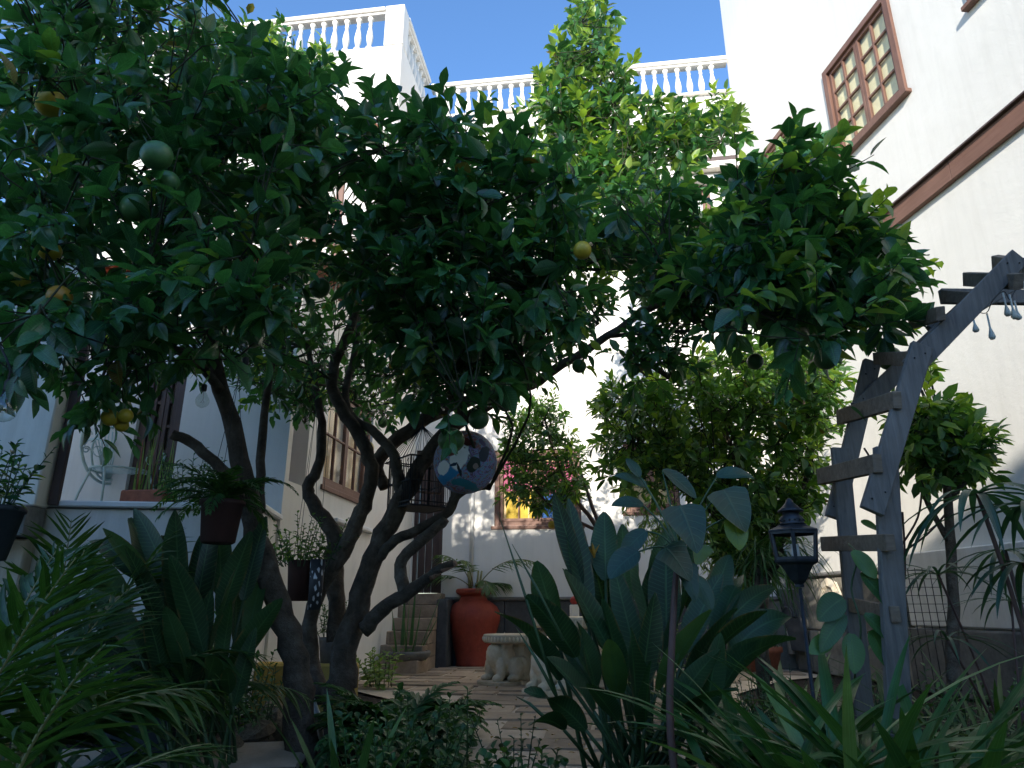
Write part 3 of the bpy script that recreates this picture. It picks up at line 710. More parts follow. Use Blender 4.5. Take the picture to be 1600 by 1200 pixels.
# tiled roof of the wing
tr = MB(); tr.add([K+T*.25-S*.25+UP*4.15, K-T*4.5-S*.25+UP*4.15, K-T*4.5+S*2.55+UP*4.95, K+T*.25+S*2.55+UP*4.95], [(0, 1, 2, 3)]); tr.add([K+T*.25-S*.25+UP*4.09, K+T*.25+S*2.55+UP*4.89, K-T*4.5+S*2.55+UP*4.89, K-T*4.5-S*.25+UP*4.09], [(0, 1, 2, 3)])
rf = tr.obj('wing_roof', M['tile'], house)
tm = MB(); nseg = 6; prof_ = [(math.cos(math.pi*i/nseg)*.09, math.sin(math.pi*i/nseg)*.07) for i in range(nseg+1)]; vs = []
for yy, sc_ in ((0, 1.0), (.46, .85)): vs += [(a*sc_, yy, b*sc_) for a, b in prof_]
tm.add(vs, [(i, i+1, nseg+2+i, nseg+1+i) for i in range(nseg)]); tmesh = tm.mesh('roof_tile', M['tile'], True)
sl_ = math.atan2(.8, 2.8)
for c in range(24):
    for r in range(7):
        o = link('roof_tile', tmesh, rf); o.location = K+T*(.15-c*.19)-S*.28+S*(r*.4*math.cos(sl_))+UP*(4.15+.02+r*.4*math.sin(sl_)); o.rotation_euler = (sl_-.03, 0, -math.radians(14.9)+random.gauss(0, .02))
# terracotta planter tile shelf seen high on the block
MB().box(A0-T*.55-S*.12+UP*7.95, (.5, .3, .06), Mf, .01, .01).obj('tile_ledge', M['tile'], house)
# steps up to the door
steps = thing('stone_steps', 'worn brown stone steps climbing to the dark door beside the red urn', 'steps', tuple(A1+T*.1-S*.8))
nst = 6; rise = 1.0/nst
for i in range(nst):
    dpt = .24; yb = .05+(nst-1-i)*dpt; k = 3; L_ = 1.55; w0 = -.98
    x = w0
    ws = [random.uniform(.42, .6) for _ in range(3)]; s_ = sum(ws); ws = [a*L_/s_ for a in ws]
    for ww in ws:
        MB().box(A1+T*(x+ww/2)-S*(yb+dpt/2+.01)+UP*(rise*(i+.5)), (ww-.006, dpt+.02, rise-.004), Mf, .004, .01).obj('step_block', M['step'], steps); x += ww
    if yb > .1:
        MB().box(A1+T*(w0+L_/2)-S*(yb/2)+UP*(rise*(i+.5)), (L_-.03, yb-.02, rise-.006), Mf).obj('step_core', M['step'], steps)
MB().box(A1+T*.63-S*.28+UP*.46, (.16, .46, .92), Mf, .004, .015).obj('side_block', M['slate'], steps)

# terrace and near-left garden wall
terr = thing('raised_terrace', 'raised white terrace carrying the green metal chair at the left', 'terrace', (-3, 6.3, 0))
YT = 6.02
MB().box((-5.2, YT+1.0, ZTER/2-.03), (7.75, 2.0, ZTER-.06), None, 0, .01).obj('retaining_wall', M['shadewhite'], terr)
MB().box((-5.2, YT+.98, ZTER-.025), (7.83, 2.06, .05), None, 0, .01).obj('floor_slab', M['offwhite'], terr)
xw = at(145, 700, 6.1).x
lw_ = thing('garden_wall', 'stained off-white wall with grey stone footing at the left edge', 'wall', (-5, 5.9, 0))
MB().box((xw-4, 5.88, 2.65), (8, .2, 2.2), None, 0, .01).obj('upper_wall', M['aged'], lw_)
xx = xw-.0
for i in range(8):
    ww = random.uniform(.8, 1.1); MB().box((xx-ww/2, 5.84, 1.43), (ww-.01, .30, .235), None, .006, .012).obj('footing_stone', M['greystone'], lw_); xx -= ww
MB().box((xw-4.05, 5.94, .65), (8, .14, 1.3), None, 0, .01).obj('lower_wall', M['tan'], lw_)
MB().box((xw+.045, 5.96, 2.3), (.07, .05, 1.45), None, 0, .005).obj('shadow_gap_strip', M['darkwood'], lw_)  # dark strip painted in for the shadow gap at the wall's end

# ---- right-hand house
XR = 5.2
rh = thing('right_house', 'tall white house side wall with brown windows and a brown beam at the right', 'house', (XR, 4, 0))
PR = Vector((XR, 9.66, 0)); DR = Vector((0, -1, 0)); NR = Vector((-1, 0, 0))
def rz(px, py): return sz(px, py, PR, DR, NR)
def quadwin(pts):
    q = [rz(*p) for p in pts]; s_ = [a[0] for a in q]; z = [a[1] for a in q]; return min(s_), max(s_), z, s_
a = [rz(1292, 108), rz(1305, 262), rz(1418, 135), rz(1376, 0)]; print('rw1', a)
w1 = ((a[0][0]+a[1][0])/2, a[2][0], a[1][1]+.0, (a[0][1]+a[3][1])/2)
b = [rz(1177, 288), rz(1237, 183), rz(1240, 240)]; print('rw2', b)
w2 = (b[0][0]-.25, b[1][0], w1[2]+.0, w1[3]); c_ = rz(1512, 20); print('rw3', c_)
wallpanel(MB(), PR, DR, 13.0, 0, 12.6, .35, [w1, w2, (c_[0]+.05, c_[0]+1.35, c_[1]+.05, c_[1]+1.6)], NR).obj('side_wall', M['rightwhite'], rh)
window(rh, PR, DR, NR, w1[0]+.002, w1[1]-.002, w1[2], w1[3], 4, 4, 2, back='ivory', label='brown window with sixteen panes and cream blinds', fw=.085, proud=.035, bw=.03)
window(rh, PR, DR, NR, w2[0]+.002, w2[1]-.002, w2[2], w2[3], 4, 4, 2, back='ivory', fw=.085, proud=.035, bw=.03, label='far brown window half hidden by orange leaves')
window(rh, PR, DR, NR, c_[0]+.052, c_[0]+1.348, c_[1]+.05, c_[1]+1.6, 4, 4, 2, back='ivory', fw=.085, proud=.035, bw=.03)
e0 = rz(1352, 374); e1 = rz(1366, 388); e2 = rz(1600, 150); e3 = rz(1600, 194); print('beam', e0, e1, e2, e3)
zb = (e1[1]+e3[1])/2; zt = (e0[1]+e2[1])/2; sb = e1[0]
Mr = Matrix((DR, -NR, UP)).transposed()
x = sb
for L_ in (1.35, 1.6, 2.0, 2.2):
    MB().box(PR+DR*(x+L_/2)+NR*.03+UP*((zb+zt)/2), (L_-.004, .06, zt-zb), Mr, .002, .005).obj('beam_board', M['brownh'], rh)
    MB().box(PR+DR*(x+L_/2)+NR*.045+UP*(zt+.012), (L_-.004, .11, .022), Mr, .002, .003).obj('beam_cap', M['darkwood'], rh); x += L_
# lower ledge and the thicker base wall
g0 = rz(1400, 868); g1 = rz(1480, 977); g2 = rz(1567, 985); print('ledge', g0, g1, g2)
MB().box(PR+DR*(2.6+4.5)+NR*.05+UP*((g0[1]+.62)/2+.0), (9, .10, g0[1]-.62), Mr, 0, .012).obj('base_wall', M['shadewhite'], rh)
MB().box(PR+DR*(2.6+4.5)+NR*.09+UP*.30, (9, .18, .60), Mr, .004, .015).obj('base_kerb', M['greystone'], rh)
x = .15
while x < 2.5:
    ww = random.uniform(.36, .46)
    for z0_, z1_ in ((0, .52), (.525, 1.17)):
        MB().box(PR+DR*(x+ww/2)+NR*.04+UP*((z0_+z1_)/2), (ww-.012, .08, z1_-z0_-.01), Mr, .004, .01).obj('plinth_slab', M['mossy'], rh)
    x += ww
MB().box(PR+DR*(.1+x/2)+NR*.05+UP*1.20, (x, .13, .06), Mr, 0, .02).obj('plinth_cap', M['greystone'], rh)
# carved stone plaque leaning by the plinth and pale mask-like disc on the wall
# unseen house added behind the viewer, shaped so its shade covers the garden
bh = thing('shade_house', 'unseen white house added behind the viewer to shade the garden', 'house', (-10, -5, 0))
MB().box((-22.4, -17, 6.25), (30, 6, 12.5), None, 0, .02).obj('shade_main_block', M['white'], bh)
MB().box((-22.4, -17, 12.57), (30.3, 6.3, .14), None, 0, .02).obj('roof_cap', M['tile'], bh)
MB().box((-1.3, -17, 5.3), (12.0, 5.9, 10.6), None, 0, .02).obj('shade_low_block', M['white'], bh)  # lower block added to shade the right wall and near plants

# ================================================================== OBJECTS
def voxel(o, size, smooth=2):
    m = o.modifiers.new('remesh', 'REMESH'); m.mode = 'VOXEL'; m.voxel_size = size; m.use_smooth_shade = True
    if smooth: s_ = o.modifiers.new('smooth', 'SMOOTH'); s_.iterations = smooth; s_.factor = .5
    t_ = bpy.data.textures.get('carve') or bpy.data.textures.new('carve', 'CLOUDS'); t_.noise_scale = .035; d_ = o.modifiers.new('worn', 'DISPLACE'); d_.texture = t_; d_.strength = .012; d_.mid_level = .5
# red urn with a small palm
n = N('worn_red_clay'); v = n.tex(); st_ = n.tex(scale=(9, 9, 1.2)); base = n.ramp(n.noise(v, 5, 6, .7), [(.3, (.24, .04, .026)), (.7, (.40, .075, .045))])
base = n.mix(n.ramp(n.noise(st_, 2.2, 6, .75), [(.52, (0, 0, 0)), (.75, (.7, .7, .7))]), base, (.11, .03, .022)); base = n.mix(n.ramp(n.noise(v, 13, 7, .8), [(.60, (0, 0, 0)), (.74, (.6, .6, .6))]), base, (.52, .27, .19))
n.bump(n.noise(v, 22, 6), .35, .006); M['redpot'] = n.set(base, .6, spec=.35)
cu = onz(739, 1041); urn = thing('red_urn', 'large red clay urn on the paving holding a small fan-leaved palm', 'urn', tuple(cu))
s_ = (cu-C0).length/FPX
prof = [(.0, 0), (23, 0), (25, 2), (24, 6), (26, 20), (31, 42), (36, 60), (38.5, 70), (38, 80), (34, 89), (27, 95), (21, 99), (19, 103), (19.5, 106), (25, 109), (27, 112), (26, 116), (23, 116.5), (21, 113), (18, 108), (0, 106)]
prof = [(a*s_*1.03, b*s_*.92) for a, b in prof]
MB().lathe(prof[:-5], cu, 40).obj('body', M['redpot'], urn, True)
MB().lathe([(a, b+.0005) for a, b in [(19.4*s_, 105*s_*.92), (25*s_, 109*s_*.92), (27.4*s_, 111.5*s_*.92), (27*s_, 115*s_*.92), (25*s_, 116.6*s_*.92), (22*s_, 116*s_*.92), (20*s_, 110*s_*.92)]], cu, 40).obj('rim', M['redpot'], urn, True)
MB().lathe([(0, 0), (21*s_, 0), (20*s_, .02), (0, .03)], cu+UP*(108*s_*.92), 20).obj('potting_soil', M['soil'], urn)
pv = variants(M['palm'], T_FROND, .075, 'palmthin')
top = cu+UP*(110*s_*.92); up_ = thing('potted_palm', 'small yellow-green palm growing from the red urn', 'palm', tuple(top))
for k in range(5): MB().tube([top+Vector((.06*math.cos(k*1.3), .06*math.sin(k*1.3), -.02)), top+Vector((.11*math.cos(k*1.3), .11*math.sin(k*1.3), .32))], [.022, .014], 8).obj('stem', M['palmstem'], up_, True)
for k, (dx, dy, dz_, ln, dp) in enumerate([(-.5, -.4, 1.3, .85, 1.5), (.7, -.6, 1.2, 1.1, 1.35), (.2, .5, 1.5, .8, 1.2), (-.9, .2, .9, .75, 1.4), (.9, .2, 1.5, 1.35, 1.5), (.3, -1, .8, .6, 1.6), (-.3, -.8, 1.6, .75, 1.5), (1, -.3, .4, .45, .6)]):
    frond(up_, top+Vector((dx*.08, dy*.08, .1)), (dx, dy, dz_), ln, dp, 20, .30, .022, M['palm'], M['palmstem'], .009, .3, .5, pv, individual=False, asp=.07, rnd=(.3, 1))
# carved stone stools and table ---------------------------------------------------------------
def stool(name, label, cat, c, rt, h, rot, two=2, group=None, poly=False):
    r = thing(name, label, cat, tuple(c), group); Rm = Matrix.Rotation(rot, 3, 'Z')
    th = h*.17; m = MB().lathe([(0, h-th), (rt*.93, h-th), (rt, h-th*.85), (rt, h-th*.15), (rt*.975, h), (0, h+.002)], (0, 0, 0), 8 if poly else 32)
    m.v = [tuple(Rm @ Vector(v)) for v in m.v]; o = m.obj('top', M['carved'], r, local=True); b = o.modifiers.new('b', 'BEVEL'); b.width = .006; b.segments = 2
    m = MB()
    for k in range(44):
        a_ = k*2*math.pi/44; p = Vector((math.cos(a_)*rt*1.0, math.sin(a_)*rt*1.0, h-th*.5)); m.ball(p, (.012, .012, th*.27), Matrix.Rotation(a_, 3, 'Z'), 6, 5)
    m.obj('rim_beading', M['carved'], r, True, local=True)
    for i in range(two):
        ang = rot+i*math.pi*2/two; Q = Matrix.Rotation(ang, 3, 'Z'); m = MB(); s2 = rt*1.1
        def B(x, y, z, a_, b_, c_, tilt=0): m.ball(Q @ Vector((x*s2, y*s2, z*h)), (a_*s2, b_*s2, c_*h), Q @ Matrix.Rotation(tilt, 3, 'Y'), 14, 10)
        B(.34, 0, .50, .46, .44, .38); B(.68, 0, .60, .28, .32, .23)       # chest and mane, head
        B(.84, 0, .55, .12, .15, .10); B(.80, .13, .66, .06, .06, .06); B(.80, -.13, .66, .06, .06, .06)  # snout, brows
        B(.30, 0, .83, .30, .40, .10)                                     # shoulders carrying the top
        for sg in (-1, 1):
            B(.66, sg*.28, .33, .18, .16, .24); B(.80, sg*.28, .16, .21, .15, .08); B(.10, sg*.46, .34, .34, .22, .24); B(.28, sg*.50, .16, .28, .15, .08)  # legs, paws, haunches
            B(.55, sg*.28, .74, .08, .05, .10)                            # ears
            for q in range(5): B(.48-.05*q, sg*(.26+.02*q), .70-.09*q, .10, .06, .05)   # curls of the mane
        o = m.obj('carved_figure', M['carved'], r, True, local=True); voxel(o, .010, 2)
        MB().box(Q @ Vector((.46*s2, 0, .055*h)), (1.05*s2, 1.15*s2, .11*h), Q, .004, .012).obj('base_slab', M['carved'], r, local=True)
    return r
cst = onz(797, 1070); st1 = stool('stone_stool', 'carved stone stool with a round top beside the red urn', 'stool', cst, .30, .52, math.radians(-145), 2, 'carved stone stools')
cst2 = onz(872, 1085); stool('stone_stool', 'second carved stone stool, partly behind the paddle-leaved plant', 'stool', cst2, .29, .52, math.radians(-150), 2, 'carved stone stools')
ct = Vector((at(905, 1000, 8.4).x, at(905, 1000, 8.4).y, .0)); stool('stone_table', 'round carved stone table behind the stools', 'table', ct, .52, .70, .5, 3)
cb = at(897, 938, 8.9); rb = thing('ornament', 'small red ball ornament on a white post behind the stone table', 'ornament', (cb.x, cb.y, 0))
MB().ball(cb, .05, None, 16, 10).obj('ball', M['redball'], rb, True); MB().box((cb.x, cb.y, (cb.z-.05)/2), (.10, .10, cb.z-.05), None, 0, .01).obj('post', M['offwhite'], rb)
# low concrete bowl with sansevieria-like aloe
cbw = onz(634, 1052, .0); z0 = .0
bw = thing('stone_bowl', 'low round concrete bowl of upright spiky leaves near the steps', 'planter', tuple(cbw))
sb_ = (cbw-C0).length/FPX; ped = .12
MB().lathe([(.0, 0), (.14, 0), (.15, .02), (.10, .06), (.11, .12), (28*sb_, .16), (33*sb_, .20), (35*sb_, .24), (34*sb_, .27), (30*sb_, .27), (29*sb_, .24), (0, .24)], cbw, 32).obj('bowl', M['greystone'], bw, True)
sp = thing('spiky_plant', 'upright green spiky leaves standing in the concrete bowl', 'plant', tuple(cbw+UP*.24))
for (x, y, hh, dx) in [(-.14, 0, .62, -.15), (-.06, .05, .85, .0), (.0, -.06, .78, .02), (.05, .02, .95, .04), (.10, -.03, .66, .12), (.16, 0, .92, .38), (.18, .04, .55, .5), (-.02, -.1, .4, -.05), (.08, -.1, .45, .2)]:
    blade('leaf', M['strap'], sp, cbw+Vector((x, y, .24)), (dx, random.gauss(0, .06), 1), hh*.92, .062, -.05, 'spike', 7, .45, rnd=.4)
# light variegated bush beside the bowl
b_ = onz(597, 1075); bush('pale_bush', 'pale green bushy plant between the tree trunks and the concrete bowl', tuple(b_), M['lime'], .42, .26, 16, 13, .10, .55, ind=70)
b_ = onz(655, 1052); bush('pale_bush', 'smaller pale-leaved shoots left of the spiky leaves', (b_.x-.18, b_.y-.1, 0), M['lime'], .38, .12, 5, 9, .09, .5, ind=30)

# ---- painted ball hanging in the tree
c = at(727, 722, 4.25); R_ = 49*(c-C0).length/FPX
n = N('painted_ball_surface'); v = n.tex(); base = n.ramp(n.noise(v, 16, 5, .7, 1.5), [(.30, (.05, .16, .26)), (.42, (.38, .10, .07)), (.48, (.10, .38, .46)), (.54, (.34, .22, .46)), (.60, (.07, .05, .06)), (.70, (.55, .62, .60))])
def spot(n, v, ctr, rx, rz, soft=.15, ang=0, ns=.0):
    mp = n.n('Mapping'); mp.vector_type = 'TEXTURE'; mp.inputs['Location'].default_value = ctr; mp.inputs['Rotation'].default_value = (0, ang, 0); mp.inputs['Scale'].default_value = (rx, 10, rz); n.l(v, mp.inputs['Vector'])
    ln = n.n('VectorMath', operation='LENGTH'); n.l(mp.outputs[0], ln.inputs[0]); mr = n.n('MapRange'); mr.inputs['From Min'].default_value = 1; mr.inputs['From Max'].default_value = 1-soft; n.l(ln.outputs['Value'], mr.inputs['Value']); return mr.outputs[0]
nz = n.n('TexNoise'); nz.inputs['Scale'].default_value = 14; n.l(v, nz.inputs['Vector']); sbv = n.n('VectorMath', operation='SUBTRACT'); sbv.inputs[1].default_value = (.5, .5, .5); n.l(nz.outputs['Color'], sbv.inputs[0]); scv = n.n('VectorMath', operation='SCALE'); scv.inputs['Scale'].default_value = .05; n.l(sbv.outputs[0], scv.inputs[0]); adv = n.n('VectorMath', operation='ADD'); n.l(v, adv.inputs[0]); n.l(scv.outputs[0], adv.inputs[1]); v = adv.outputs[0]
r_ = R_; col = base; W_ = (.85, .86, .84)
for (cx, cz, rx, rz_, cc, an) in [(-.45, -.48, .5, .22, (.04, .25, .50), -.5), (-.62, -.3, .22, .2, W_, 0), (-.15, .05, .26, .5, W_, .15), (.02, .22, .17, .2, W_, 0), (.10, .12, .09, .06, W_, .4), (-.42, .25, .25, .28, (.17, .05, .03), .3), (-.05, .55, .5, .16, (.10, .025, .02), .5),
      (.30, -.22, .22, .28, (.03, .04, .03), .5), (.36, -.30, .10, .12, (.30, .22, .18), .3), (.62, .12, .14, .3, (.05, .06, .08), .2), (-.3, -.25, .12, .05, (.02, .05, .09), -.4), (-.12, -.45, .05, .25, (.02, .03, .04), -.3), (.02, .25, .04, .02, (.02, .02, .03), 0), (.05, -.8, .45, .10, (.03, .20, .26), .2), (.55, .5, .16, .1, (.12, .10, .2), .7), (.1, .72, .13, .06, (.3, .12, .1), -.3)]:
    col = n.mix(spot(n, v, (cx*r_, -r_*.7, cz*r_), rx*r_, rz_*r_, .12, an), col, cc)
n.bump(n.noise(v, 25, 4), .3, .004); n.set(col, .6, spec=.3)
pb = MB().ball((0, 0, 0), R_, None, 40, 28).obj('painted_ball', n.m, None, True); pb.location = c; tag(pb, 'hanging ball painted with pale, blue, red and dark swirls among the branches', 'painted ball')
pb.rotation_euler.z = -.1
MB().tube([c+UP*R_*.98, c+UP*(R_+.02), c+UP*(R_+.5)], [.006, .003, .002], 5).obj('hanging_wire', M['iron'], None); wv_ = bpy.context.scene.objects['hanging_wire']
wv_.parent = pb; wv_.matrix_parent_inverse = Matrix.Identity(4); wv_.location = (0, 0, 0)
for vv in wv_.data.vertices: vv.co = Vector(vv.co)-c
# ---- bird cage
def cage():
    d = 4.9; c0 = at(655, 795, d); sc_ = (c0-C0).length/FPX; w_ = 46*sc_; hgt = 74*sc_; r = thing('bird_cage', 'black wire bird cage with a peaked top hanging between the trunks', 'bird cage', tuple(c0)); Q = Matrix.Rotation(.5, 3, 'Z')
    hw = w_*.78
    def P(x, y, z): return c0+Q @ Vector((x, y, z))
    m = MB(); e = [(-hw, -hw), (hw, -hw), (hw, hw), (-hw, hw)]
    for z in (0, .03, hgt*.5, hgt): 
        for a_, b_ in zip(e, e[1:]+e[:1]): m.beam(P(*a_, z), P(*b_, z), .008, .008)
    for a_ in e: m.beam(P(*a_, 0), P(*a_, hgt), .008, .008)
    m.obj('frame', M['iron'], r)
    for i in range(13):
        t = -hw+2*hw*(i+.5)/13
        for (a_, b_) in (((t, -hw),) * 2, ((t, hw),) * 2, ((-hw, t),) * 2, ((hw, t),) * 2):
            MB().tube([P(*a_, 0), P(*a_, hgt)], .0032, 4, False).obj('wire', M['iron'], r)
    m = MB(); apex = P(0, 0, hgt+.26)
    ee = [(-hw*1.15, -hw*1.15), (hw*1.15, -hw*1.15), (hw*1.15, hw*1.15), (-hw*1.15, hw*1.15)]
    for k in range(28):
        t = k/28*4; i = int(t); f = t-i; a_ = ee[i]; b_ = ee[(i+1) % 4]; q = (a_[0]*(1-f)+b_[0]*f, a_[1]*(1-f)+b_[1]*f); m.tube([P(q[0], q[1], hgt-.01), P(q[0]*.5, q[1]*.5, hgt+.14), apex], .0024, 4, False)
    for a_, b_ in zip(ee, ee[1:]+ee[:1]): m.beam(P(*a_, hgt-.01), P(*b_, hgt-.01), .008, .008)
    m.obj('peaked_roof', M['iron'], r); m = MB(); m.box(P(0, 0, .004), (2*hw, 2*hw, .008), Q); m.obj('tray', M['iron'], r)
    MB().beam(P(-hw, 0, hgt*.35), P(hw, 0, hgt*.35), .012, .012).obj('perch', M['cutwood'], r)
    MB().tube([apex, apex+UP*.5], .003, 5).obj('hook', M['iron'], r)
cage()
# ---- lantern on a pole
def lantern():
    d = 3.1; cc = at(1245, 880, d); s_ = (cc-C0).length/FPX; b = (cc.x, cc.y, 0); r = thing('garden_lantern', 'dark metal hexagonal lantern with glass sides on a thin pole', 'lantern', b)
    zt = lambda py: at(1245, py, d).z
    def ring(R1, z1, R2, z2, name, n=6, mat='lantern', mb=None):
        m = mb or MB(); m.lathe([(R1, z1), (R2, z2)], (cc.x, cc.y, 0), n); return m
    MB().lathe([(.001, zt(778)), (4*s_, zt(781)), (6*s_, zt(786)), (13*s_, zt(794)), (18*s_, zt(798)), (17.5*s_, zt(800)), (13*s_, zt(801))], (cc.x, cc.y, 0), 24).obj('chimney_cap', M['lantern'], r, True)
    MB().lathe([(12*s_, zt(801)), (11*s_, zt(804)), (15*s_, zt(808)), (17*s_, zt(813)), (16*s_, zt(817)), (20*s_, zt(820))], (cc.x, cc.y, 0), 24).obj('chimney', M['lantern'], r, True)
    m = MB()
    for k in range(14): a_ = k*6.283/14; m.ball((cc.x+math.cos(a_)*16.9*s_, cc.y+math.sin(a_)*16.9*s_, zt(813.5)), 1.5*s_, None, 6, 4)
    m.obj('vent_holes', M['cord'], r)
    MB().lathe([(17*s_, zt(819)), (27*s_, zt(825)), (37*s_, zt(829)), (37.5*s_, zt(831)), (34*s_, zt(832))], (cc.x, cc.y, 0), 6).obj('roof', M['lantern'], r)
    zt0, zb0 = zt(832), zt(876); R0, R1 = 34*s_, 29*s_
    for k in range(6):
        a_ = k*math.pi/3; a2 = a_+math.pi/3; p0 = Vector((cc.x+R0*math.cos(a_), cc.y+R0*math.sin(a_), zt0)); p1 = Vector((cc.x+R1*math.cos(a_), cc.y+R1*math.sin(a_), zb0))
        q0 = Vector((cc.x+R0*math.cos(a2), cc.y+R0*math.sin(a2), zt0)); q1 = Vector((cc.x+R1*math.cos(a2), cc.y+R1*math.sin(a2), zb0))
        m = MB(); m.beam(p0, p1, 5*s_, 4*s_); m.beam(p0+UP*-.004, q0+UP*-.004, 3*s_, 4*s_); m.beam(p1+UP*.006, q1+UP*.006, 3*s_, 5*s_); m.obj('frame_bar', M['lantern'], r)
        m = MB(); i_ = .96; ctr = Vector((cc.x, cc.y, 0)); f_ = lambda p: Vector((cc.x+(p.x-cc.x)*i_, cc.y+(p.y-cc.y)*i_, p.z)); m.add([f_(p0), f_(q0), f_(q1), f_(p1)], [(0, 1, 2, 3)]); m.obj('glass_pane', M['glass'], r)
    MB().lathe([(33*s_, zb0+.002), (32*s_, zb0-.008), (24*s_, zb0-.02), (12*s_, zt(906)), (6*s_, zt(913)), (7*s_, zt(914)), (7*s_, zt(917)), (3*s_, zt(918))], (cc.x, cc.y, 0), 6).obj('cone_base', M['lantern'], r)
    MB().lathe([(5.6*s_, 0), (5.6*s_, .05), (3.6*s_*.8, .06), (2.6*s_, zt(919))], (cc.x, cc.y, 0), 10).obj('pole', M['lantern'], r, True)
    MB().tube([Vector((cc.x, cc.y, zb0)), Vector((cc.x, cc.y, zb0+.07))], .018, 12).obj('candle', M['offwhite'], r, True)
lantern()
# ---- wooden arch
def arch():
    r = thing('wooden_arch', 'weathered grey wooden garden arch with nailed crosspieces', 'arch', tuple(at(1380, 1060, 2.9)*1.0))
    r.location.z = 0
    def plank(name, a_, b_, w, h, mat, up=(0, 0, 1), sub=None):
        o = MB().beam(a_, b_, w, h, up, .003, .0015).obj(name, M[mat], r); return o
    fr = _F*-1
    # near rail (right) and far rail (left): rising posts, knee pieces, then the sloping top
    def rail(seq, d, w=.088):
        for k, (a_, b_, off) in enumerate(seq):
            p = at(a_[0], a_[1], d+off); q = at(b_[0], b_[1], d+off); m = MB(); y = (q-p).normalized(); x = y.cross(_F).normalized(); z = x.cross(y)
            Mx = Matrix((x, y, z)).transposed(); m.box((p+q)/2, (w, (q-p).length, .032), Mx, .0015, .004); o = m.obj('post' if k == 0 else 'rail_board', M['arch'], r)
            for (t, s__) in ((.06, .02), (.12, -.02), (.9, .02), (.95, -.015)):
                MB().ball(p.lerp(q, t)+x*s__-_F*.018, .004, None, 6, 4).obj('nail', M['iron'], o)
    rail([((1418, 1390), (1383, 700), 0), ((1362, 800), (1440, 540), -.035), ((1424, 575), (1592, 402), -.0)], 2.75)
    rail([((1366, 1300), (1312, 700), 0), ((1303, 810), (1362, 565), .035), ((1340, 640), (1520, 470), 0), ((1455, 520), (1640, 405), .035)], 3.25, .082)
    # far side going away at the right, top piece
    p = at(1470, 463, 3.6); q = at(1680, 466, 3.6); MB().beam(p, q, .04, .085, (0, 0, 1), .003).obj('cross_board', M['arch'], r)
    for (a_, b_, d0, d1, hh) in [((1282, 745), (1372, 724), 3.32, 2.68, .075), ((1288, 850), (1392, 848), 3.32, 2.68, .065), ((1312, 652), (1402, 625), 3.32, 2.68, .072), ((1510, 436), (1592, 440), 3.2, 2.68, .07), ((1474, 462), (1540, 468), 3.25, 2.95, .06), ((1425, 505), (1470, 490), 3.25, 2.7, .06), ((1370, 560), (1425, 560), 3.2, 2.72, .06), ((1555, 412), (1640, 425), 3.2, 2.66, .085), ((1330, 945), (1400, 960), 3.25, 2.72, .06)]:
        p = at(a_[0], a_[1], d0); q = at(b_[0], b_[1], d1); MB().beam(p, q, .035, hh, (0, 0, 1), .003, .0015).obj('crosspiece', M['archslat'], r)
        # end grain block fixed on the near rail
    return r
arch()
# ---- strings of lamps
def drop_string(label, pts, drops, d, group):
    P0 = at(*pts[0], d); r = thing('string_lights', label, 'string lights', tuple(P0), group)
    pth, rr = smooth_path([at(x, y, d) for x, y in pts], [.0022]*len(pts), 4); MB().tube(pth, rr, 4, False).obj('cord', M['cord'], r)
    for (x, y, l) in drops:
        a_ = at(x, y, d); s_ = (a_-C0).length/FPX; m = MB(); m.lathe([(1.0*s_, 0), (1.2*s_, -l*.55*s_), (3.6*s_, -l*.82*s_), (4.0*s_, -l*.9*s_), (2.6*s_, -l*.98*s_), (.5*s_, -l*s_)], a_, 10); m.obj('drop_bulb', M['frost'], r, True)
drop_string('thin string of milky drop-shaped lamps hanging below the wooden arch', [(1470, 540), (1495, 510), (1519, 488), (1541, 489), (1551, 470), (1568, 455), (1578, 468), (1590, 450), (1610, 455)], [(1492, 505, 16), (1519, 489, 27), (1542, 490, 36), (1567, 458, 32), (1577, 460, 34), (1585, 470, 26), (1599, 440, 26)], 3.0, None)
def bulb_string(label, pts, bulbs, d):
    r = thing('string_lights', label, 'string lights', tuple(at(*pts[0], d)), 'glass bulb strings in the orange tree')
    pth, rr = smooth_path([at(x, y, d) for x, y in pts], [.004]*len(pts), 4); MB().tube(pth, rr, 5, False).obj('cord', M['cord'], r)
    for (x, y, rp, sx, dd) in bulbs:
        c = at(x, y, dd); s_ = (c-C0).length/FPX; R_ = rp*s_
        b = MB().lathe([(R_*.30, R_*1.75), (R_*.34, R_*1.45), (R_*.62, R_*.95), (R_*.93, R_*.45), (R_, 0), (R_*.9, -R_*.45), (R_*.6, -R_*.8), (R_*.2, -R_*.98)], c, 18).obj('bulb', M['bulb'], r, True)
        MB().lathe([(R_*.33, R_*1.6), (R_*.40, R_*1.75), (R_*.42, R_*2.5), (R_*.25, R_*2.7)], c, 12).obj('socket', M['cord'], b, True)
        MB().tube([c+UP*R_*1.5, c+Vector((.1*R_, 0, R_*.3)), c+Vector((-.25*R_, 0, -.2*R_)), c+Vector((.3*R_, 0, -.25*R_)), c+Vector((0, 0, .4*R_))], R_*.03, 4, False).obj('filament', M['cutwood'], b)
bulb_string('black cable with clear round bulbs strung low through the tree at the left', [(-40, 470), (10, 560), (14, 590), (2, 620)], [(6, 641, 15, 0, 2.4)], 2.4)
bulb_string('string of clear glass bulbs dangling among leaves in front of the glazed door', [(60, 500), (86, 520), (150, 515), (218, 500), (300, 520), (370, 510), (420, 540)], [(86, 553, 12, 0, 3.0), (219, 526, 10.5, 0, 3.0), (376, 541, 11, 0, 3.0), (381, 588, 11, 0, 3.1), (316, 627, 9.5, 0, 3.4)], 3.0)
